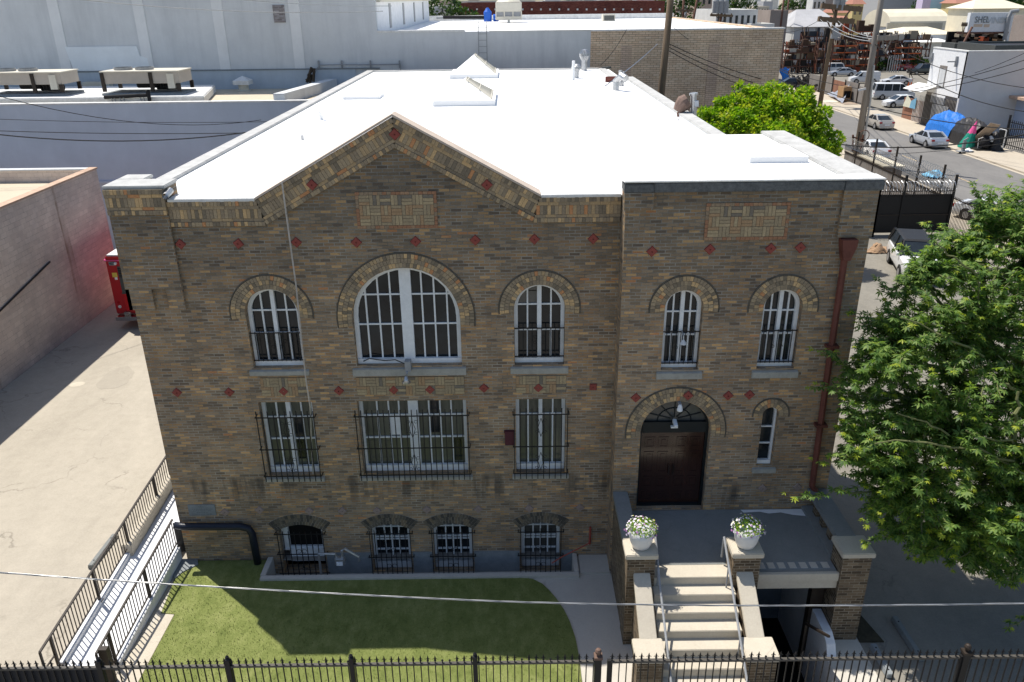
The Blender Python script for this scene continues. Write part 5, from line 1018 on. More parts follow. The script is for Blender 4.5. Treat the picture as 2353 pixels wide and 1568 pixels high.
# big palmate-leaved tree
def floss_tree():
    r = random.Random(11); t = thing('shade_tree', 'big dark green tree with hand-shaped leaves overhanging the lot on the right', 'tree', (13.4, -.6, 0))
    tr, lf, yg = MB(), MB(), MB(); fork = Vector((12.9, -.5, 3.4)); limb(tr, (13.4, -.6, -.05), fork, .30, .22, 6, .1, 1)
    def Yof(py, k=0): return .7 - (py - 430)/930*3.9 + k
    def palm(mb, p, ax, s):
        ax = ax.normalized(); u = ax.cross(Vector((0, 0, 1))); u = u.normalized() if u.length > .1 else Vector((1, 0, 0)); v = u.cross(ax).normalized(); n = r.choice((5, 6, 7, 7))
        f = (ax*.75 + Vector((0, 0, -.35))).normalized(); sd = f.cross(Vector((0, 0, 1))); sd = sd.normalized() if sd.length > .1 else u
        nrm = sd.cross(f); a0 = r.uniform(-.2, .2)
        for i in range(n):
            a = a0 + (i - (n-1)/2)*(2*PI*.80/n); d = (f*math.cos(a) + sd*math.sin(a) + Vector((0, 0, -.38)) + nrm*r.uniform(-.1, .1)).normalized(); L = s*(1.0 - .10*abs(i - (n-1)/2)); w = d.cross(nrm).normalized()*L*.15
            mb.add([p, p + d*L*.45 + w, p + d*L, p + d*L*.45 - w], [(0, 1, 2, 3)])
    def shoot(a, b, n, seed, tip=3, s=.15):
        pts = limb(tr, a, b, .022, .007, 6, .25, seed); L = (Vector(b) - Vector(a)).length
        for i in range(n):
            q = i/(n - 1)*.92 + .08; k = min(5, int(q*6)); p = pts[k].lerp(pts[k+1], q*6 - k); d = (pts[k+1] - pts[k]).normalized()
            o = Vector((r.gauss(0, 1), r.gauss(0, 1), r.gauss(.45, .7))).normalized(); st = p + (o*.75 + d*.35)*r.uniform(.06, .19)
            palm(yg if i >= n - tip else lf, st, o + d*.45, s*r.uniform(.78, 1.2)*(.75 if i >= n - tip else 1))
            if r.random() < .75: palm(lf, p - d*.04 + o*.05, Vector((-o.x, -o.y, abs(o.z))) + d*.2, s*r.uniform(.75, 1.1))
    OUT = [(2300, 425), (2245, 432), (2235, 470), (2265, 515), (2205, 530), (2165, 512), (2125, 565), (2085, 620), (2040, 670), (1965, 745), (1930, 830), (1900, 905), (1915, 985), (1895, 1035), (1955, 1085), (1985, 1150), (1985, 1210), (2060, 1245), (2110, 1290), (2200, 1300), (2250, 1320), (2310, 1345), (2420, 1330), (2620, 1100), (2620, 560), (2420, 400)]
    main = []
    for i, (px, py) in enumerate([(2100, 620), (2080, 780), (2120, 920), (2100, 1090), (2200, 1200), (2230, 560), (2250, 760), (2350, 900), (2340, 1100), (2360, 600), (2450, 800), (2200, 1000), (2480, 1000), (2180, 850), (2450, 620)]):
        e = PY(px, py, Yof(py, r.uniform(-.9, .9))); main.append(e); limb(tr, fork, e, .085, .03, 6, .3, 20 + i)
    cnt = 0
    while cnt < 1650:
        px, py = r.uniform(1930, 2600), r.uniform(410, 1350)
        if not inside(px, py, OUT): continue
        k = r.uniform(-1.7, 1.7); edge = min(math.hypot(px - x, py - y) for x, y in OUT); k *= min(1, .35 + edge/160); b = PY(px, py, Yof(py, k)); a = min(main, key=lambda m: (m - b).length + r.uniform(0, .6)); d = (b - a)
        if d.length < .2: continue
        st = b - d.normalized()*min(d.length, r.uniform(.7, 1.1)); shoot(st, b, r.randint(10, 15), cnt, r.choice((0, 0, 0, 0, 1, 2)), .155); cnt += 1
    for i, (px, py, qx, qy, n) in enumerate([(1815, 1142, 2040, 1135, 24), (1868, 800, 1975, 860, 13), (1862, 888, 1960, 910, 14), (1985, 1250, 2110, 1215, 16), (1915, 975, 2010, 1000, 12), (1900, 1045, 1990, 1030, 10), (1945, 715, 2020, 740, 10), (1905, 805, 1960, 850, 8), (2012, 640, 2080, 690, 12), (2060, 560, 2120, 610, 12), (2125, 508, 2160, 580, 12), (2235, 428, 2270, 520, 14), (2250, 520, 2300, 560, 12), (1880, 1065, 1960, 1050, 8), (2310, 1450, 2400, 1400, 7), (2110, 1285, 2180, 1240, 12), (2320, 1350, 2340, 1270, 12), (2180, 1310, 2230, 1260, 10)]):
        shoot(PY(qx, qy, Yof(qy, -.3)), PY(px, py, Yof(py, -.5)), n, 900 + i, 3 if i < 5 else 2, .15)
    for i, (ax, ay, bx, by, r0) in enumerate([(2070, 730, 2260, 820, .02), (2010, 1020, 2330, 1060, .022), (2220, 990, 2353, 1030, .022), (2340, 900, 2330, 1010, .04), (2280, 880, 2345, 900, .03), (2060, 950, 2180, 1000, .018), (2150, 560, 2250, 640, .02)]):
        limb(tr, PY(bx, by, Yof(by, -1.2)), PY(ax, ay, Yof(ay, -1.5)), r0*1.3, r0*.6, 6, .25, 50 + i)
    part(t, 'trunk', tr, M['bark']); part(t, 'crown', lf, M['leaf'], fix=False); part(t, 'young_leaves', yg, M['leaf_young'], fix=False)
floss_tree()
# ================================================================= UTILITY POLES AND WIRES
def pole(px0, py0, px1, py1, Y, r, mt, label, arms=(), cans=(), extra=0):
    a, b = PY(px0, py0, Y), PY(px1, py1, Y); d = (a - b)/(a.z - b.z); base = b - d*b.z; top = a + d*extra; t = thing('utility_pole', label, 'utility pole', base)
    part(t, 'shaft', MB().path([base, base.lerp(top, .5), top], [r*1.25, r, r*.8], 10), M[mt], smooth=True)
    for (qx0, qy0, qx1, qy1, dy, w) in arms:
        u, v = PY(qx0, qy0, Y + dy), PY(qx1, qy1, Y + dy); mb = MB().bar(u, v, w, w*1.2); m = u.lerp(v, .5)
        for k in range(4): q = u.lerp(v, .06 + .29*k); mb.lathe([(.05*w/.2, .1), (.09*w/.2, .16), (.05*w/.2, .3), (.08*w/.2, .36)], q, 6)
        mb.bar(u.lerp(v, .25), m - Vector((0, 0, w*4)), w*.3); mb.bar(u.lerp(v, .75), m - Vector((0, 0, w*4)), w*.3); part(t, 'crossarm', mb, M['wood_pole'] if mt != 'gray_pole' else M['gray_pole'])
    for (qx, qy, h, rr) in cans: q = PY(qx, qy, Y - .35); part(t, 'transformer', MB().lathe([(rr, 0), (rr, h*.85), (rr*1.05, h*.86), (rr*.8, h), (.05, h*1.03)], q - Vector((0, 0, h/2)), 14).lathe([(.04, h), (.06, h*1.12), (.03, h*1.25)], q - Vector((rr*.4, 0, h/2)), 6), M['gray_paint'])
    return t
pole(1541, 0, 1519, 218, 30, .20, 'wood_pole', 'brown wooden pole in front of the tan brick wall', extra=4)
pA = pole(1922, 18, 1884, 242, 90.9, .24, 'wood_pole', 'brown pole with twin crossarms and transformers at the far kerb', [(1887, 14, 1980, 22, -.5, .5), (1880, 44, 1962, 50, -.5, .5)], [(1923, 2, 1.7, .42), (1934, 10, 1.5, .42), (1918, 77, 1.2, .45)], extra=5)
pB = pole(2025, 0, 1966, 372, 52, .24, 'gray_pole', 'grey double pole with braces rising from the near pavement', [(2015, 88, 2062, 86, -.3, .3)], extra=6)
part(pB, 'conduit', MB().path([PY(1978, 372, 51.7), PY(2000, 230, 51.7), PY(2008, 150, 51.7)], .09, 8), M['steel']); mb = MB()
for (x0, y0, x1, y1) in ((1960, 310, 1960, 345), (1984, 310, 1976, 350), (1958, 315, 1985, 322), (1957, 345, 1980, 350)): mb.bar(PY(x0, y0, 51.5), PY(x1, y1, 51.5), .12)
mb.path([PY(1985, 312, 51.4) + Vector((.45*math.cos(k*PI/6), 0, .45*math.sin(k*PI/6))) for k in range(13)], .035, 5); part(pB, 'climbing_frame', mb, M['rack_brown']); part(pB, 'street_lamp_arm', MB().bar(PY(1972, 208, 51.6), PY(1990, 204, 51.4), .16), M['coping'])
pole(1700, 50, 1698, 70, 130, .3, 'rack_brown', 'dark pole with two big grey transformers above the flat roofs', [(1632, 37, 1752, 38, -.5, .3)], [(1652, 12, 4.2, 1.3), (1672, 12, 4.2, 1.3)], extra=5) if False else None
for i, (x0, y0, x1, y1, Y, lab, arms, cans) in enumerate([(1662, 8, 1655, 52, 118, 'dark pole carrying a cluster of grey transformers above the flat roofs', [(1632, 35, 1684, 37, -.4, .3)], [(1645, 15, 2.0, .5), (1656, 15, 2.0, .5), (1667, 15, 2.0, .5)]), (1571, 0, 1569, 48, 112, 'thin dark pole right behind the brown wooden pole', [(1552, 24, 1592, 25, -.4, .25)], []), (1601, 4, 1592, 52, 115, 'thin dark pole beside the white windowed building', [], []), (1801, 0, 1795, 50, 150, 'thin dark pole above the long grey roof', [], []), (1813, 0, 1806, 50, 160, 'thin leaning pole behind the long grey roof', [], []), (2234, 62, 2214, 100, 105, 'short pole with twin lamps above the white corner building', [(2210, 58, 2222, 58, -.3, .3)], [])]):
    pole(x0, y0, x1, y1, Y, .2, 'rack_brown', lab, arms, cans, extra=2 if y0 < 10 else 0)
sl = thing('street_lamp', 'dark cobra-head lamp on a thin pole before the tan brick wall', 'street lamp', PY(1383, 176, 34)); part(sl, 'pole', MB().path([PY(1382, 300, 34), PY(1383, 156, 34)], .06, 6), M['gray_paint']); part(sl, 'head', MB().bar(PY(1383, 157, 34), PY(1404, 155, 34), .2, .12), M['shutter'])
vp = thing('exhaust_hood', 'rusty brown cowled exhaust standing above the roof edge', 'exhaust', (7.2, 12, 9.6)); part(vp, 'duct', MB().path([PY(1556, 256, 12), PY(1563, 246, 12), PY(1570, 238, 12), PY(1580, 232, 12)], [.16, .24, .30, .26], 12), mat('rusty_duct', (.20,.135,.11), .8, .3, 5)); part(vp, 'post', MB().path([PY(1562, 258, 12), PY(1562, 268, 12)], .10, 8), M['rack_brown'])
um = thing('service_riser', 'grey electrical riser pipe beside the rusty exhaust', 'riser', (7.6, 12, 8)); part(um, 'pipe', MB().path([PY(1594, 218, 12), PY(1593, 330, 12)], .105, 10), M['steel']); part(um, 'cap', MB().path([PY(1594, 219, 12), PY(1594, 214, 12)], .15, 10), M['steel']); part(um, 'box', MB().bar(PY(1600, 232, 11.9), PY(1600, 245, 11.9), .14), M['white2'])
wn = 0
def wire(a, b, sag, r, label, mt='rubber', n=14):
    a, b = Vector(a), Vector(b); tag(MB().path([a.lerp(b, i/n) - Vector((0, 0, sag*4*(i/n)*(1 - i/n))) for i in range(n + 1)], r, 4, False).build('overhead_wire', M[mt]), label, 'wire', 'overhead wires')
wire(PY(-60, 205, 16), PY(600, 276, 24), .7, .014, 'thin sagging wire from the tan roof to the hall before the blue-grey wall'); wire(PY(-60, 272, 20), PY(620, 280, 22), .1, .012, 'thin level wire in the middle of the blue-grey wall'); wire(PY(-60, 299, 20), PY(600, 305, 22), .1, .016, 'upper of the two thick wires low on the blue-grey wall'); wire(PY(-60, 303, 19.5), PY(600, 300, 21.5), .45, .026, 'thickest wire low on the blue-grey wall')
wire(PY(120, -8, 30), PY(880, 26, 36), .35, .022, 'wire crossing the upper part of the tall grey-white wall', 'gray_paint'); wire(PY(560, 0, 30), PY(900, 14, 36), .1, .016, 'faint wire near the top of the tall grey-white wall', 'gray_paint')
wire(PY(1390, 198, 24), PY(1510, 102, 30), .1, .03, 'bright thick cable from the hall roof to the brown wooden pole', 'steel'); wire(PY(1380, 150, 34), PY(1440, 68, 36), .2, .02, 'dark thin cable rising over the tan brick wall', 'rubber')
for k, (x, y, lab) in enumerate(((1930, 215, 'upper'), (1905, 225, 'middle'), (1880, 235, 'lower'))): wire(PY(1535, 100 + 8*k, 30), PY(x - 60, y - 10, 44), .4, .022, '%s dark wire running right from the brown wooden pole' % lab)
for k, (x0, y0, Y0, x1, y1, Y1, sg_, r, lab) in enumerate([(1885, 45, 90, 2000, 95, 52, .5, .03, 'left pale wire from the twin crossarms to the grey double pole'), (1900, 48, 90, 2020, 90, 52, .5, .03, 'second pale wire from the twin crossarms to the grey double pole'), (1925, 48, 90, 2040, 88, 52, .5, .03, 'third pale wire from the twin crossarms to the grey double pole'), (2005, 98, 52, 2380, 260, 40, 1.0, .03, 'wire sweeping down from the grey double pole past the white corner building'), (2030, 96, 52, 2380, 205, 40, .6, .025, 'thin wire crossing the face of the white corner building'), (1760, 145, 70, 1980, 205, 52, .3, .025, 'wire crossing the sheet fence left of the grey double pole'), (1790, 160, 70, 2380, 300, 36, 1.2, .035, 'long wire passing in front of the champagne sedan'), (1915, 330, 46, 2380, 305, 30, .55, .042, 'thick black cable sagging over the road in front of the silver-blue sedan'), (1930, 355, 46, 2360, 322, 32, .3, .016, 'thin cable low over the road beside the barbed fence'), (2100, 205, 60, 2380, 130, 50, .2, .03, 'dark wire rising over the grey side wall on the right'), (2090, 212, 60, 2380, 150, 48, .25, .03, 'second dark wire rising over the grey side wall on the right'), (2240, 168, 48, 2380, 110, 44, .1, .02, 'short wire joining the bundle at the right edge'), (1800, 75, 110, 1885, 45, 90, .4, .03, 'wire reaching the twin crossarms from the long grey roof'), (1545, 60, 34, 1600, 100, 40, .1, .014, 'fine wire hanging before the brick wing')]):
    wire(PY(x0, y0, Y0), PY(x1, y1, Y1), sg_, r, lab, 'gray_paint' if 'pale' in lab else 'rubber')
# ================================================================= ACROSS THE ROAD
cb_ = thing('corner_building', 'white two-storey corner building with grey side wall and barred shopfront', 'building', (50, 68, 0)); XB = 45.6; YB = 66.9; YE2 = 73.95; ZT = 8.05
part(cb_, 'street_wall', MB().box(XB, YB, 3.6, XB + .3, YE2, ZT), M['white2']); part(cb_, 'side_wall', MB().box(XB, YB - .02, -.1, 72, YB + .3, ZT), streak_mat('grey_side_stucco', (.62,.61,.60), (.52,.515,.51), amount=.25)); part(cb_, 'roof', MB().box(XB + .3, YB + .3, ZT - .6, 72, YE2, ZT - .45), M['plastic_black']); part(cb_, 'parapet_cap', MB().box(XB - .05, YB - .06, ZT, 72, YB + .32, ZT + .1).box(XB - .05, YB + .32, ZT, XB + .35, YE2, ZT + .1), M['coping'])
part(cb_, 'shopfront', MB().box(XB + .12, YB + .3, -.1, XB + .3, YE2, 3.6), M['corr']); w0 = PX(2165, 172, XB - .02)
wn_ = part(cb_, 'window', MB().box(XB - .03, w0.y - .75, w0.z - 1.3, XB + .02, w0.y + .75, w0.z + .9), M['corr']); part(wn_, 'panel', MB().box(XB - .05, w0.y - .6, w0.z - 1.2, XB - .03, w0.y + .6, w0.z + .6), M['stucco'])
yy = lambda px, py: PX(px, py, XB).y
sh = part(cb_, 'roller_door', MB().box(XB + .02, yy(2170, 290), -.05, XB + .12, yy(2135, 280), 2.5).box(XB + .02, yy(2165, 255), 2.6, XB + .12, yy(2135, 245), 3.5), M['white2'])
mb = MB(); y = YB + .35
while y < YE2: mb.bar((XB - .02, y, 0), (XB - .02, y, 3.3), .05); y += .28
part(cb_, 'bars', mb, M['iron']); part(cb_, 'awning', MB().add([(XB - 1.6, YE2 - 2.2, 3.7), (XB - 1.6, YE2 + 2.0, 3.7), (XB, YE2 + 2.0, 4.3), (XB, YE2 - 2.2, 4.3), (XB - 1.6, YE2 - 2.2, 3.75), (XB - 1.6, YE2 + 2.0, 3.75), (XB, YE2 + 2.0, 4.35), (XB, YE2 - 2.2, 4.35)], BF), M['coping'])
for px, py in ((2143, 122), (2200, 130)): q = PX(px, py, XB - .1); part(cb_, 'bracket', MB().bar(q, q - Vector((0, 0, 1.0)), .22).bar(q - Vector((0, 0, .5)), q - Vector((.9, 0, .5)), .12), M['gray_paint'])
part(cb_, 'annex', MB().box(51.5, 62.5, -.1, 62, YB - .03, 3.6), M['blue_wall']); part(cb_, 'annex_roof', MB().box(50.6, 61.6, 3.6, 62, YB - .03, 3.85), M['rust_trim'])
tb_ = thing('brown_fence', 'brown panel fence with faded boards beside the white corner building', 'fence', (46, 77, 0)); part(tb_, 'boards', MB().box(45.9, YE2 + .1, -.05, 46.05, YE2 + 5.2, 2.4), M['corr_rust']); mb = MB()
for k in range(9): mb.bar((45.86, YE2 + .2 + .3*k, 0), (45.86, YE2 + .2 + .3*k, 3.0), .06)
part(tb_, 'pickets', mb, M['coping'])
bn = thing('banner', 'sagging cream and blue banner tied to the brown panel fence', 'banner', (45.7, YE2 + 2.5, 1.2)); A, B_, C_, D_ = (PX(px, py, 45.7) for px, py in ((2085, 219), (2106, 225), (2102, 251), (2074, 244)))
part(bn, 'cloth', MB().add([A, A.lerp(B_, .5) - Vector((0, 0, .5)), C_.lerp(D_, .45), D_] + [q + Vector((.03, 0, 0)) for q in (A, A.lerp(B_, .5) - Vector((0, 0, .5)), C_.lerp(D_, .45), D_)], BF), M['banner']); part(bn, 'cloth_blue', MB().add([A.lerp(B_, .5) - Vector((0, 0, .5)), B_, C_, C_.lerp(D_, .45)] + [q + Vector((.03, 0, 0)) for q in (A.lerp(B_, .5) - Vector((0, 0, .5)), B_, C_, C_.lerp(D_, .45))], BF), mat('pale_blue_cloth', (.16,.36,.52), .7, .2))
mb = MB(); y = 36.0
while y < 59.0: mb.bar((46.4, y, .1), (46.4, y, 2.6), .045); y += .3
for z in (2.35, .35): mb.box(46.37, 36, z, 46.43, 59, z + .07)
rf = thing('iron_fence', 'black iron fence in front of the grey side wall across the road', 'fence', (46.4, 47, 0)); part(rf, 'pickets', mb, M['iron'])
for y in (36.2, 43, 50, 59): part(rf, 'post', MB().box(46.33, y-.08, 0, 46.47, y+.08, 3.0 if y == 59 else 2.7), M['iron'])
# tent of tarpaulins on the far pavement and the things round it
def drape(name, mt, root, rows_, thick=.04):
    n = len(rows_[0]); vs = [Vector(q) for row in rows_ for q in row]; fs = [(i*n+j, i*n+j+1, (i+1)*n+j+1, (i+1)*n+j) for i in range(len(rows_)-1) for j in range(n-1)]
    c = sum(vs, Vector())/len(vs); m = len(vs); vs2 = [v + (c - v).normalized()*thick for v in vs]
    return part(root, name, MB().add(vs + vs2, fs + [tuple(m + i for i in reversed(f)) for f in fs]), mt, smooth=False)
def hump(x0, x1, y0, y1, z, seed, n=12, jag=.12):
    r = random.Random(seed); rows_ = []
    for i in range(n + 1):
        u = i/n; row = []
        for j in range(n + 1):
            v = j/n; k = math.sin(PI*max(.0, min(1, v)))**.5 * (.55 + .45*math.sin(PI*(.12 + .76*u))**.6); row.append((x0 + (x1-x0)*v, y0 + (y1-y0)*u, .1 + z*k + r.uniform(-jag, jag)*k))
        rows_.append(row)
    return rows_
tn = thing('tent', 'makeshift tent of blue and black tarpaulins on the far pavement', 'tent', (44.2, 57.5, .1)); drape('blue_sheet', M['tarp_blue'], tn, hump(42.6, 45.4, 62.2, 67.0, 2.55, 3)); drape('black_sheet', M['tarp_black'], tn, hump(42.7, 45.5, 58.9, 63.2, 2.35, 4, 14))
cl = thing('cloth', 'teal and pink cloth hung in a cone beside the black tarpaulin', 'cloth', (42.6, 54.4, .1)); q = PZ(2222, 278, 2.6); ap = Vector((43.0, 58.3, 2.65)); ring_ = [Vector((42.8 + .7*math.cos(2*PI*k/12), 58.9 + .9*math.sin(2*PI*k/12), .12 + .06*(k % 2))) for k in range(12)]; mid = [ap.lerp(v, .45 + .05*(i % 2)) for i, v in enumerate(ring_)]
part(cl, 'teal_cloth', MB().add(ring_ + mid, [(k, (k+1) % 12, 12 + (k+1) % 12, 12 + k) for k in range(12)]), M['tarp_green']); part(cl, 'pink_cloth', MB().add(mid + [ap], [(k, (k+1) % 12, 12) for k in range(12)]), M['pink'])
pw_ = thing('plywood_board', 'long bare board leaning between the teal cloth and the black fence', 'board', (43, 58, .1)); a, b = PX(2228, 338, 43.3), PX(2288, 285, 43.9); part(pw_, 'board', MB().bar(a, b, 1.0, .06, (0, 1, .2)), M['ply'], bevel=.01)
ch = thing('folded_chair', 'white and black folding chair stacked against the dark bundle', 'chair', (45, 57.3, .1)); part(ch, 'seat', MB().bar((45.1, 57.3, .5), (45.1, 57.3, 1.9), .9, .08, (0, 1, 0)), M['plastic_black']); part(ch, 'frame', MB().path([(45.0, 56.8, .1), (45.0, 56.8, 1.95), (45.0, 57.8, 1.95), (45.0, 57.8, .1)], .05, 6), M['coping'])
bd = thing('bundle', 'dark bundle of bags on the pavement by the leaning board', 'bundle', (44.4, 57.4, .1)); crumple('bags', M['tarp_black'], bd, [(43.9, 56.6, .12), (45.0, 56.6, .12), (45.0, 58.2, .12), (43.9, 58.2, .12)], .1, 8, 10, 1.6); crumple('white_sheet', M['coping'], bd, [(43.9, 57.2, .9), (44.6, 57.2, .9), (44.6, 57.9, 1.2), (43.9, 57.9, 1.2)], .06, 4, 6, .5)
ctp = PZ(2258, 345, .1); ct_ = thing('cart', 'black shopping cart loaded with dark bags on the pavement', 'cart', (ctp.x, ctp.y, .1)); part(ct_, 'load', MB().path([(ctp.x, ctp.y, .35), (ctp.x + .1, ctp.y, .9), (ctp.x + .1, ctp.y + .1, 1.4)], [.5, .42, .2], 9), M['cloth_black'], smooth=True); part(ct_, 'base', MB().box(ctp.x-.8, ctp.y-.4, .18, ctp.x+.7, ctp.y+.4, .26), M['plastic_black']); part(ct_, 'handle', MB().path([(ctp.x-.5, ctp.y, .3), (ctp.x-.6, ctp.y, 1.1), (ctp.x-.2, ctp.y, 1.25)], .03, 6), M['coping'])
for dx in (-.6, .5): part(ct_, 'wheel', MB().path([(ctp.x+dx, ctp.y-.42, .14), (ctp.x+dx, ctp.y-.36, .14)], .13, 10), M['tyre'])
scp = PZ(2216, 352, 0); sc = thing('trolley', 'pale blue hand trolley with white bag at the kerb edge', 'trolley', (scp.x, scp.y, 0)); part(sc, 'base', MB().box(scp.x-.7, scp.y-.3, .12, scp.x+.7, scp.y+.3, .2), M['gray_paint']); part(sc, 'post', MB().box(scp.x-.3, scp.y-.12, .2, scp.x-.05, scp.y+.12, 1.1).bar((scp.x-.3, scp.y, 1.1), (scp.x+.1, scp.y, 1.35), .1), M['sill_blue']); crumple('bag', M['white2'], sc, [(scp.x, scp.y-.25, .2), (scp.x+.65, scp.y-.25, .2), (scp.x+.65, scp.y+.25, .2), (scp.x, scp.y+.25, .2)], .03, 2, 6, .3)
for dx in (-.55, .55): part(sc, 'wheel', MB().path([(scp.x+dx, scp.y-.3, .1), (scp.x+dx, scp.y-.24, .1)], .1, 10), M['tyre'])
# sheet fence, tarps and boxes left of the car yard entrance
sf = thing('sheet_fence', 'patched grey and rusty sheet fence along the far pavement', 'fence', (46.3, 100, 0)); ys = [89.0, 93, 97.5, 102, 107, 112]
for i, (a, b) in enumerate(zip(ys, ys[1:])): part(sf, 'sheet', MB().box(46.2 + .02*i, a + .05, .05, 46.3 + .02*i, b - .05, 2.3 + .25*(i % 2)), M['corr_rust'] if i in (2,) else M['corr'])
for y in ys: part(sf, 'post', MB().box(46.1, y-.07, 0, 46.2, y+.07, 2.7), M['iron_brown'])
tp = thing('tarpaulin', 'grey-blue tarpaulin stretched from the sheet fence to the pavement', 'tarpaulin', (44.5, 91, .1)); A, B_, C_ = PX(1953, 192, 46.1), PZ(1900, 214, .5), PZ(1935, 238, .15); r = random.Random(4); rows_ = []
for i in range(9):
    u = i/8; row = []
    for j in range(9):
        v = j/8; q = A.lerp(B_, u).lerp(A.lerp(C_, u), v); q.z -= .7*u*(1-u)*2; q.z = max(.14, q.z + r.uniform(-.12, .12)); row.append(q)
    rows_.append(row)
drape('cloth', M['tarp_gray'], tp, rows_)
bx_ = thing('cardboard_box', 'big cardboard box against the grey sheet fence', 'box', (45.4, 95.6, .1)); part(bx_, 'carton', MB().box(44.9, 94.6, .1, 46.0, 96.6, 2.0), M['card'], bevel=.02); part(bx_, 'opening', MB().box(45.0, 94.58, .6, 45.9, 94.6, 1.5), M['dark'])
for i, (px, py, lab) in enumerate(((1905, 234, 'flat pale board lying by the brown pole'), (1948, 238, 'flat light board lying in front of the grey-blue tarpaulin'))):
    q = PZ(px, py, .1); t = thing('flat_board', lab, 'board', (q.x, q.y, .1)); MB().box(-.9, -1.2, .005, .9, 1.2, .05).build('board', M['ply'] if i else M['cream_roof'], t)
bt_ = thing('tarpaulin', 'bright blue tarpaulin wrapped on a frame at the end of the tan brick wall', 'tarpaulin', (45.5, 121, 0)); a, b = PY(1791, 196, 121), PY(1816, 158, 121); drape('cloth', M['tarp_blue'], bt_, [[(a.x + (b.x-a.x)*u + .3*math.sin(6*v), 121 + 1.2*u*(1-u), .1 + (b.z)*v + .15*math.sin(9*u+3*v)) for u in [k/8 for k in range(9)]] for v in [k/8 for k in range(9)]]); part(bt_, 'frame', MB().bar((b.x, 121, 0), (b.x, 121, b.z), .15), M['ply'])
jk2 = thing('junk_heap', 'dark heap of discarded furniture beside the sheet fence', 'heap', (47, 113, 0)); mb = MB(); r = random.Random(9)
for _ in range(46): q = PZ(r.uniform(1828, 1862), r.uniform(188, 204), r.uniform(0, .6)); s = r.uniform(.2, .8); mb.bar(q, q + Vector((r.uniform(-1, 1), r.uniform(-1, 1), r.uniform(.1, 1.4))), s*.4, s*.5)
part(jk2, 'pieces', mb, M['tarp_black'])
jk3 = thing('litter_pile', 'small pile of coloured litter on the far pavement left of the pole', 'pile', (45, 104, .1)); mb = MB()
for _ in range(26): q = PZ(r.uniform(1852, 1880), r.uniform(205, 213), .12); s = r.uniform(.1, .4); mb.bar(q, q + Vector((r.uniform(-.5, .5), r.uniform(-.5, .5), r.uniform(.05, .4))), s, s*.6)
part(jk3, 'scraps', mb, M['junk'])
# ================================================================= STORAGE RACKS
r = random.Random(21)
def rack(px0, px1, Y, H, label, beams, nl):
    a, b = PY(px0, 160, Y), PY(px1, 160, Y); W = b.x - a.x; t = thing('storage_rack', label, 'rack', (a.x, Y, 0), group='storage racks in the yard'); n = max(2, round(W/2.6)); fr, bm_, gd = MB(), MB(), MB()
    for k in range(n + 1):
        x = W*k/n
        for y in (0, 1.3): fr.bar((x, y, 0), (x, y, H*r.uniform(.9, 1.08)), .16)
        for z in [i*H/6 for i in range(6)]: fr.bar((x, 0, z), (x, 1.3, z + H/6), .06)
    for l in range(1, nl + 1):
        z = H*l/(nl + .3)
        for y in (0, 1.3): bm_.bar((-.1, y, z), (W + .1, y, z), .10, .18)
    for l in range(nl + 1):
        z0 = H*l/(nl + .3) + .1; x = .1
        while x < W - .4:
            w = r.uniform(.25, 1.5); h = r.uniform(.3, .92)*H/(nl + .3)
            if r.random() < .95:
                if r.random() < .6: gd.box(x, r.uniform(-.1, .3), z0, x + w*.96, 1.2, z0 + h)
                else:
                    for q in range(5): u = x + w*q/5; gd.bar((u, r.uniform(-.1, .5), z0), (u + r.uniform(-.3, .3), r.uniform(.2, 1.2), z0 + h*1.1), r.uniform(.06, .16))
            x += w
    fr.build('uprights', M['rack_brown'], t); bm_.build('beams', M[beams], t); tag(gd.build('goods', M['junk'], t), kind='stuff')
rack(1800, 1872, 139, 5.2, 'leftmost rusty storage rack full of dark scrap', 'rack_brown', 4); rack(1836, 1900, 147, 6.6, 'tall storage rack with pale boxes behind the leftmost rack', 'rack_brown', 3); rack(1874, 1906, 137, 6.4, 'black framed storage rack holding one dark load', 'rack_blue', 2); rack(1908, 1962, 140, 5.0, 'storage rack with red loads just right of the brown pole', 'orange', 4); rack(1912, 2000, 150, 7.3, 'high storage rack with bright orange beams', 'orange', 3); rack(1964, 2010, 141, 5.4, 'storage rack with orange loads left of the grey double pole', 'orange', 4); rack(2012, 2062, 143, 5.6, 'storage rack of dark stacked goods above the crimson sedan', 'rack_brown', 4); rack(2064, 2128, 146, 5.8, 'rightmost storage rack partly behind the white corner building', 'rack_brown', 3)
rack(1806, 1870, 143, 4.6, 'low storage rack of dark scrap between the two leftmost racks', 'rack_brown', 4); rack(1905, 1965, 145, 5.6, 'dense storage rack behind the red loads', 'rack_brown', 5); rack(1985, 2060, 147, 6.0, 'dense dark storage rack behind the grey double pole', 'rack_brown', 5); rack(2050, 2110, 142, 4.4, 'low storage rack of scrap behind the crimson sedan', 'orange', 4)
gf = thing('glass_frames', 'row of grey metal frames standing before the rack of dark goods', 'frames', (70, 139, 0)); a, b = PY(2040, 150, 138.5), PY(2066, 150, 138.5); mb = MB()
for k in range(5): x = a.x + (b.x - a.x)*k/5; mb.path([(x, 138.5, .05), (x, 138.5, 3.0), (x + .5, 138.5, 3.0), (x + .5, 138.5, .05)], .06, 5)
part(gf, 'frames', mb, M['gray_paint'])
for i, (px, py, s, lab) in enumerate(((2080, 158, 1, 'rounded bush at the foot of the rack of dark goods'), (1995, 158, 1, 'bush below the orange storage racks'))):
    q = PZ(px, py); bushy_tree((q.x, q.y - 4, 0), (q.x, q.y - 4, .5), [((q.x, q.y - 4, 1.1), 1.3), ((q.x + 1.4, q.y - 4, 1.0), 1.1)], 120, .5, ['leaf_far'], lab, 'bush', 60 + i)
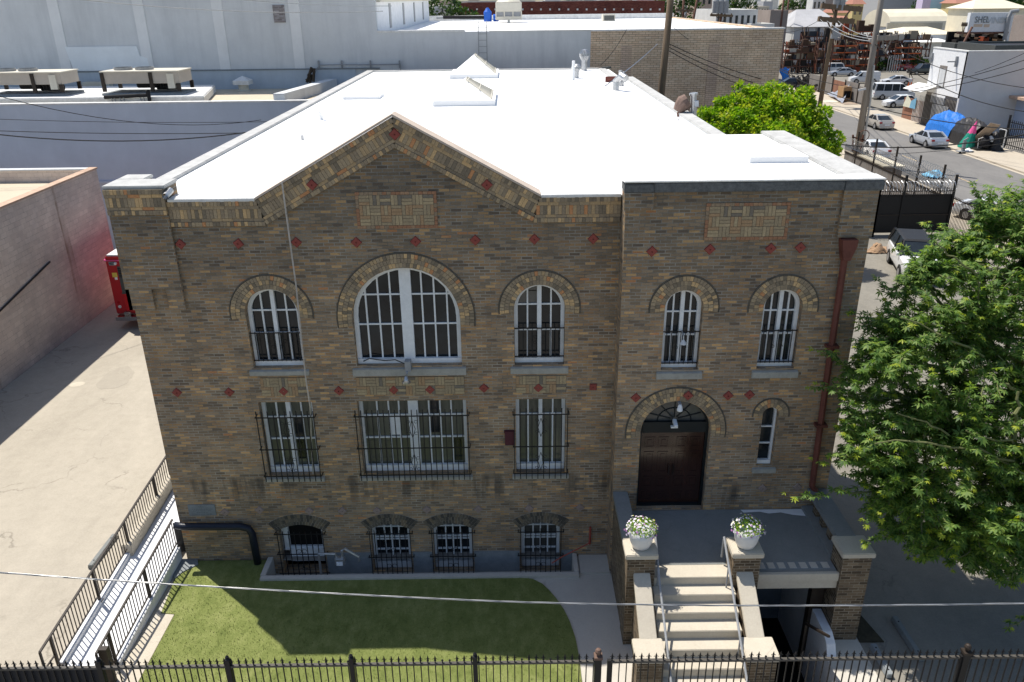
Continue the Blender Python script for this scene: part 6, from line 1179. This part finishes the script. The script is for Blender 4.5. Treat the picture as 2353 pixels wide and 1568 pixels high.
# ================================================================= CITY BEYOND
def house(px0, px1, py, Y, depth, wall, roofm, label, name='building', gable=None, wins=0, z0=0, par=.25, top=None):
    a, b = PY(px0, py, Y), PY(px1, py, Y); zt = top or (a.z + b.z)/2; x0, x1 = a.x, b.x
    for k in range(8):      # the far corner of the side one can see stays inside the block's width in view
        if px0 > CX: x0 = PY(px0, py, Y + depth).x
        elif px1 < CX: x1 = PY(px1, py, Y + depth).x
        if x1 - x0 > .55*(b.x - a.x): break
        depth *= .7; x0, x1 = a.x, b.x
    t = thing(name, label, 'building', ((x0 + x1)/2, Y, 0)); wm = M[wall] if isinstance(wall, str) else wall; rm = M[roofm] if isinstance(roofm, str) else roofm
    if gable is None:
        part(t, 'wall', MB().box(x0, Y, z0 - .1, x1, Y + depth, zt - .3).box(x0, Y, zt - .3, x1, Y + .3, zt).box(x0, Y + depth - .3, zt - .3, x1, Y + depth, zt).box(x0, Y + .3, zt - .3, x0 + .3, Y + depth - .3, zt).box(x1 - .3, Y + .3, zt - .3, x1, Y + depth - .3, zt), wm); part(t, 'roof', MB().box(x0 + .3, Y + .3, zt - .3, x1 - .3, Y + depth - .3, zt - .24), rm)
    else:
        part(t, 'wall', MB().box(x0, Y, z0 - .1, x1, Y + depth, zt), wm); e = .5
        if gable == 'y': R = [(x0 - e, Y - e, zt), (x1 + e, Y - e, zt), (x1 + e, Y + depth + e, zt), (x0 - e, Y + depth + e, zt), (x0 + (x1-x0)*.25, Y + depth/2, zt + par), (x1 - (x1-x0)*.25, Y + depth/2, zt + par)]; fs = [(0,1,5,4), (1,2,5), (2,3,4,5), (3,0,4), (3,2,1,0)]
        else: R = None
        if R: part(t, 'roof', MB().add(R, fs), rm)
        else:      # barrel vault running along x
            n = 10; poly = [(Y - .3, zt)] + [(Y + depth/2 - (depth/2 + .3)*math.cos(PI*k/n), zt + par*math.sin(PI*k/n)) for k in range(n + 1)]; part(t, 'roof', MB().prism(poly[1:], 'x', x0 - .3, x1 + .3), rm, smooth=False)
    for k in range(wins):
        w = (x1 - x0)/wins; xc = x0 + w*(k + .5); h = min(1.6, zt*.3); part(t, 'window', MB().box(xc - w*.22, Y - .05, zt - .9 - h, xc + w*.22, Y + .02, zt - .9), M['car_glass'])
    return t
pale = [mat('far_wall_%d' % i, c, .85, .15, .4, 4, .05) for i, c in enumerate([(.62,.62,.60), (.50,.48,.44), (.56,.50,.40), (.42,.42,.43), (.66,.64,.58), (.30,.25,.22), (.46,.36,.30)])]
yel = mat('yellow_stucco', (.62,.50,.24), .85, .1); rt = mat('red_tile_roof', (.38,.18,.13), .85, .25, 2, 12, .4, stretch=(4, 4, 1)); lil = mat('lilac_stucco', (.60,.52,.68), .8, .06); lb = mat('light_blue_stucco', (.40,.60,.70), .8, .06); gh_ = mat('grey_hall', (.40,.40,.40), .85, .08)
rbk = house(1052, 1528, 5, 105, 25, 'red_brick_far', pale[3], 'long dark red brick building behind the white warehouse roof'); mb = MB()
for k in range(22): q = PY(1075 + k*21, 22, 104.9); mb.box(q.x-.12, 104.85, q.z-.12, q.x+.12, 105, q.z+.12)
part(rbk, 'anchor_plates', mb, M['coping'])
house(1597, 1742, 23, 128, 24, pale[0], pale[4], 'white flat-roofed building under the transformer cluster', wins=7); house(1742, 1812, 24, 150, 25, pale[5], pale[1], 'low brown building behind the long grey roof')
lg = house(1775, 1935, 62, 158, 30, pale[0], pale[3], 'long pale grey shed with sloping roof behind the leftmost racks', gable='y', par=3.2, wins=2); q0 = PY(1905, 36, 175); part(lg, 'dormer', MB().prism([(q0.x - 2.2, 7.0), (q0.x + 2.2, 7.0), (q0.x, 9.2)], 'y', 165, 176), rt)
house(1700, 1780, 55, 125, 10, pale[0], pale[4], 'low white building with roof fans right of the tan brick wing', wins=0); house(1855, 1898, -4, 210, 20, pale[0], pale[1], 'white gabled block left of the tan house', wins=3)
house(1893, 1950, 30, 195, 14, yel, rt, 'yellow house with low red tiled roof between the poles', gable='y', par=2.2, wins=3); house(1945, 1985, 10, 205, 14, yel, rt, 'tall yellow house with brown shutters behind the crossarms', gable='y', par=2.0, wins=2); house(1985, 2118, -4, 240, 30, gh_, gh_, 'big plain grey hall behind the vaulted white warehouse')
tw = house(2108, 2141, -6, 215, 5, lil, lil, 'lilac tower with a light blue side', name='tower'); q = PY(2141, -6, 215); part(tw, 'blue_side', MB().box(q.x, 215.1, 0, q.x + 3.6, 220, q.z), lb)
house(2164, 2245, 8, 205, 16, yel, rt, 'yellow house with red roof in front of the dark trees', gable='y', par=2.0, wins=4); house(2135, 2172, 46, 190, 8, yel, rt, 'low annex with pinkish tiled roof beside the yellow house', gable='y', par=1.6)
vl = house(1985, 2178, 62, 176, 30, pale[0], 'cream_roof', 'white warehouse with curved cream roof and shaded eave', gable='v', par=3.6); a, b = PY(2038, 54, 171.9), PY(2165, 50, 171.9); part(vl, 'eave_shade', MB().box(a.x, 171.5, a.z - 1.6, b.x, 172, a.z + .1), M['sill'])
house(2010, 2200, 80, 156, 16, M['blue_wall'], 'cream_roof', 'low shed with cream roof and blue-grey wall in front of the curved roof', gable='y', par=1.2); house(2098, 2180, 97, 152, 3.5, pale[4], 'coping', 'low white shed behind the white corner building', gable='y', par=.6)
ck = house(2180, 2360, 20, 150, 40, 'cream_roof', 'cream_roof', 'wide hall with cream corrugated roof behind the sign wall', gable='y', par=1.6)
for px in (2235, 2270, 2325): q = PY(px, 14, 158); t = thing('roof_unit', 'white roof unit %s on the wide cream hall' % {2235: 'leftmost', 2270: 'middle', 2325: 'rightmost'}[px], 'roof unit', (q.x, 158, q.z - 2), group='roof units on the wide hall'); MB().box(-1, 0, 0, 1, 2, 2.2).build('cabinet', M['coping'], t, bevel=.06); MB().box(-.8, -.03, .4, .8, 0, 1.7).build('grille', M['gray_paint'], t)
sw = thing('sign_wall', 'white painted sign wall reading SHELVING above an open store', 'building', (120, 112, 0)); YS = 112
a, b, c = PY(2231, 30, YS), PY(2335, 28, YS), PY(2231, 97, YS); q1, q2 = PY(2320, 60, YS), PY(2248, 74, YS)
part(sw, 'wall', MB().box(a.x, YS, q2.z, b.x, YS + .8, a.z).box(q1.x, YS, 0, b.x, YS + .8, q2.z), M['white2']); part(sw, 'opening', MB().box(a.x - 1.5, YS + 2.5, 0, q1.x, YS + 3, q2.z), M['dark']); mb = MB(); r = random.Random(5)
for _ in range(40): x = r.uniform(a.x - 1, q1.x - .6); z = r.uniform(4.8, q2.z - .7); s = r.uniform(.3, 1.0); mb.box(x, YS + .8, z, x + s, YS + 2.2, z + s*.7)
part(sw, 'stock', mb, M['junk']); part(sw, 'lintel', MB().box(a.x - 1.5, YS - .1, q2.z - .25, q1.x, YS + .1, q2.z), M['rack_brown']); part(sw, 'floor', MB().box(a.x - 2, YS - 1, 0, b.x, YS + 3, PY(2300, 98, YS).z), M['shutter']); d0 = PY(2316, 60, YS); part(sw, 'drain_duct', MB().path([PY(2340, 25, YS - .3), PY(2324, 27, YS - .3), PY(2318, 40, YS - .3), PY(2308, 92, YS - .3)], .3, 8), M['gray_paint'])
wp_ = (sw.location.x, sw.location.y, 0)
def sgn(tx, px, py, hpx, mt, sx, nm, al='LEFT'):
    q = PY(px, py, YS - .06); s = hpx/1837*(YS + 17)*1.35; text(tx, s, M[mt], (q.x - sw.location.x, q.y - sw.location.y, q.z), (PI/2, 0, 0), nm, sw, .02, sx, al)
sgn('SHEL', 2240, 46.5, 13.5, 'sign_dark', .78, 'lettering'); sgn('VING', 2268.5, 48, 13.5, 'sign_pale', .85, 'lettering')
mb = MB()
for (px0, px1, py) in ((2297, 2312, 43.5), (2294, 2310, 51)): 
    x = px0
    while x < px1: q = PY(x, py, YS - .05); mb.box(q.x, YS - .05, q.z - .17, q.x + .13, YS - .01, q.z + .17); x += 2.4
part(sw, 'small_lettering', mb, M['sign_pale']); q, q_ = PY(2237, 59, YS), PY(2273, 62, YS); part(sw, 'faded_lettering', MB().box(q.x, YS - .04, q.z - .2, q.x + (q_.x-q.x)*.55, YS, q.z + .2).box(q.x + (q_.x-q.x)*.65, YS - .04, q.z - .25, q_.x, YS, q.z + .15), M['sign_tan'])
house(2330, 2480, 36, 100, 20, pale[5], pale[4], 'brown block at the right edge beside the sign wall'); house(2200, 2480, 104, 88, 9, M['shutter'], M['plastic_black'], 'dark flat-roofed shed directly behind the white corner building')
house(1400, 1520, 1, 320, 30, pale[6], pale[1], 'distant brown block above the red brick building', wins=6); house(1240, 1390, 2, 300, 30, pale[3], pale[4], 'distant grey block above the red brick building', wins=8); house(1060, 1230, 2, 280, 30, pale[1], pale[0], 'distant beige block behind the cooling tower', wins=8)
# everything further off: rows of low city blocks out to the horizon, each its own object
r = random.Random(77); KD = ['grey', 'beige', 'white', 'brown', 'cream', 'tan', 'dusty']; KS = ['flat-roofed block', 'low warehouse', 'long shed', 'narrow block', 'wide workshop', 'square block']; PL = ['far beyond the red brick building', 'behind the tan brick wing', 'near the skyline above the long shed', 'near the skyline left of the lilac tower', 'near the skyline right of the lilac tower', 'at the skyline above the cooling tower']
def place(px): return PL[5] if px < 1250 else PL[0] if px < 1540 else PL[1] if px < 1760 else PL[2] if px < 1930 else PL[3] if px < 2110 else PL[4]
used = {}
for Y, step in ((190, 95), (245, 80), (310, 70), (400, 62), (520, 52), (700, 44), (950, 40)):
    px = 985 + r.uniform(0, 30)
    while px < 2400:
        w = r.uniform(.45, .9)*step; d = Y + 17; zt = r.uniform(5.0, 10.5) if Y < 300 else r.uniform(6, 13.5); i = r.randrange(7)
        if not (Y < 260 and px > 1860):
            a, b = PY(px, 20, Y), PY(px + w, 20, Y); key = '%s %s %s' % (KD[i], r.choice(KS), place(px)); used[key] = used.get(key, 0) + 1
            lab = key if used[key] == 1 else '%s, %s of its kind' % (key, ['', '', 'second', 'third', 'fourth', 'fifth', 'sixth', 'seventh'][min(7, used[key])])
            house(px, px + w, 20, Y, r.uniform(12, 26), [pale[3], pale[2], pale[0], pale[5], pale[4], pale[6], pale[1]][i], r.choice([pale[0], pale[4], 'cream_roof', pale[3], 'coping']), lab, wins=r.choice((0, 3, 4, 5)) if Y < 420 else 0, top=zt, name='city_block')
        px += w + r.uniform(2, 16)
for i, (px, py, Y, R_, lab) in enumerate([(1015, 25, 92, 2.6, 'dark green tree behind the white warehouse wing'), (1552, 6, 180, 4, 'green tree beside the top of the brown wooden pole'), (2160, 10, 228, 6, 'dark tree between the lilac tower and the yellow house'), (2280, 8, 230, 7, 'broad dark tree behind the wide cream hall'), (2330, 4, 235, 7, 'dark tree at the upper right corner'), (2245, 0, 240, 6, 'dark tree behind the yellow house with red roof'), (1840, 2, 260, 4, 'far green tree near the white gabled block'), (1700, 0, 300, 4, 'far green tree above the white flat-roofed building'), (1480, 0, 420, 5, 'far small tree above the red brick building'), (1330, -2, 420, 5, 'far tree top above the cooling tower side of the skyline')]):
    q = PY(px, py, Y); bushy_tree((q.x, Y, 0), (q.x, Y, q.z*.5), [((q.x, Y, q.z), R_), ((q.x + R_*.9, Y + 1, q.z - R_*.5), R_*.8), ((q.x - R_*.9, Y, q.z - R_*.6), R_*.8)], 240, R_*.2, ['leaf_far'], lab, seed=100 + i)
gx = PY(1020, 40, 88); fn = thing('iron_fence', 'black railing in front of the dark green tree on the warehouse side', 'fence', (gx.x, 88, 0)); mb = MB(); a, b = PY(985, 45, 88), PY(1048, 45, 88); x = a.x
while x < b.x: mb.bar((x, 88, 9), (x, 88, 11.4), .05); x += .22
mb.box(a.x, 87.97, 11.1, b.x, 88.03, 11.2); mb.box(a.x, 87.9, 0, b.x, 88.1, 9.2); part(fn, 'pickets', mb, M['iron'])
# ================================================================= WORLD END
# ================================================================= CAMERA, LIGHT, WORLD
cam = bpy.data.cameras.new('camera'); co = bpy.data.objects.new('camera', cam); C.objects.link(co)
cam.sensor_width = 36; cam.lens = F/2353*36; cam.clip_start = .1; cam.clip_end = 6000
co.matrix_world = Matrix(((_r.x, _u.x, -_f.x, CAM.x), (_r.y, _u.y, -_f.y, CAM.y), (_r.z, _u.z, -_f.z, CAM.z), (0, 0, 0, 1)))
bpy.context.scene.camera = co
SUN = Vector((-.365, .325, 1.0)).normalized()
sd = bpy.data.lights.new('sun', 'SUN'); so = bpy.data.objects.new('sun', sd); C.objects.link(so)
sd.energy = 4.7; sd.angle = math.radians(.5); sd.color = (1, .945, .86); so.rotation_euler = SUN.to_track_quat('Z', 'Y').to_euler(); so.location = (-20, 20, 60)
w = bpy.data.worlds.new('World'); bpy.context.scene.world = w; w.use_nodes = True; nt = w.node_tree
sky = nt.nodes.new('ShaderNodeTexSky'); sky.sky_type = 'NISHITA'; sky.sun_disc = False
sky.sun_elevation = math.asin(SUN.z); sky.sun_rotation = math.atan2(SUN.x, SUN.y); sky.air_density = 1.0; sky.dust_density = 1.0
bg = nt.nodes['Background']; bg.inputs[1].default_value = .11; nt.links.new(sky.outputs[0], bg.inputs[0])
vs = bpy.context.scene.view_settings; vs.view_transform = 'Standard'; vs.look = 'None'; vs.exposure = 0.3; vs.gamma = 1; vs.use_curve_mapping = False
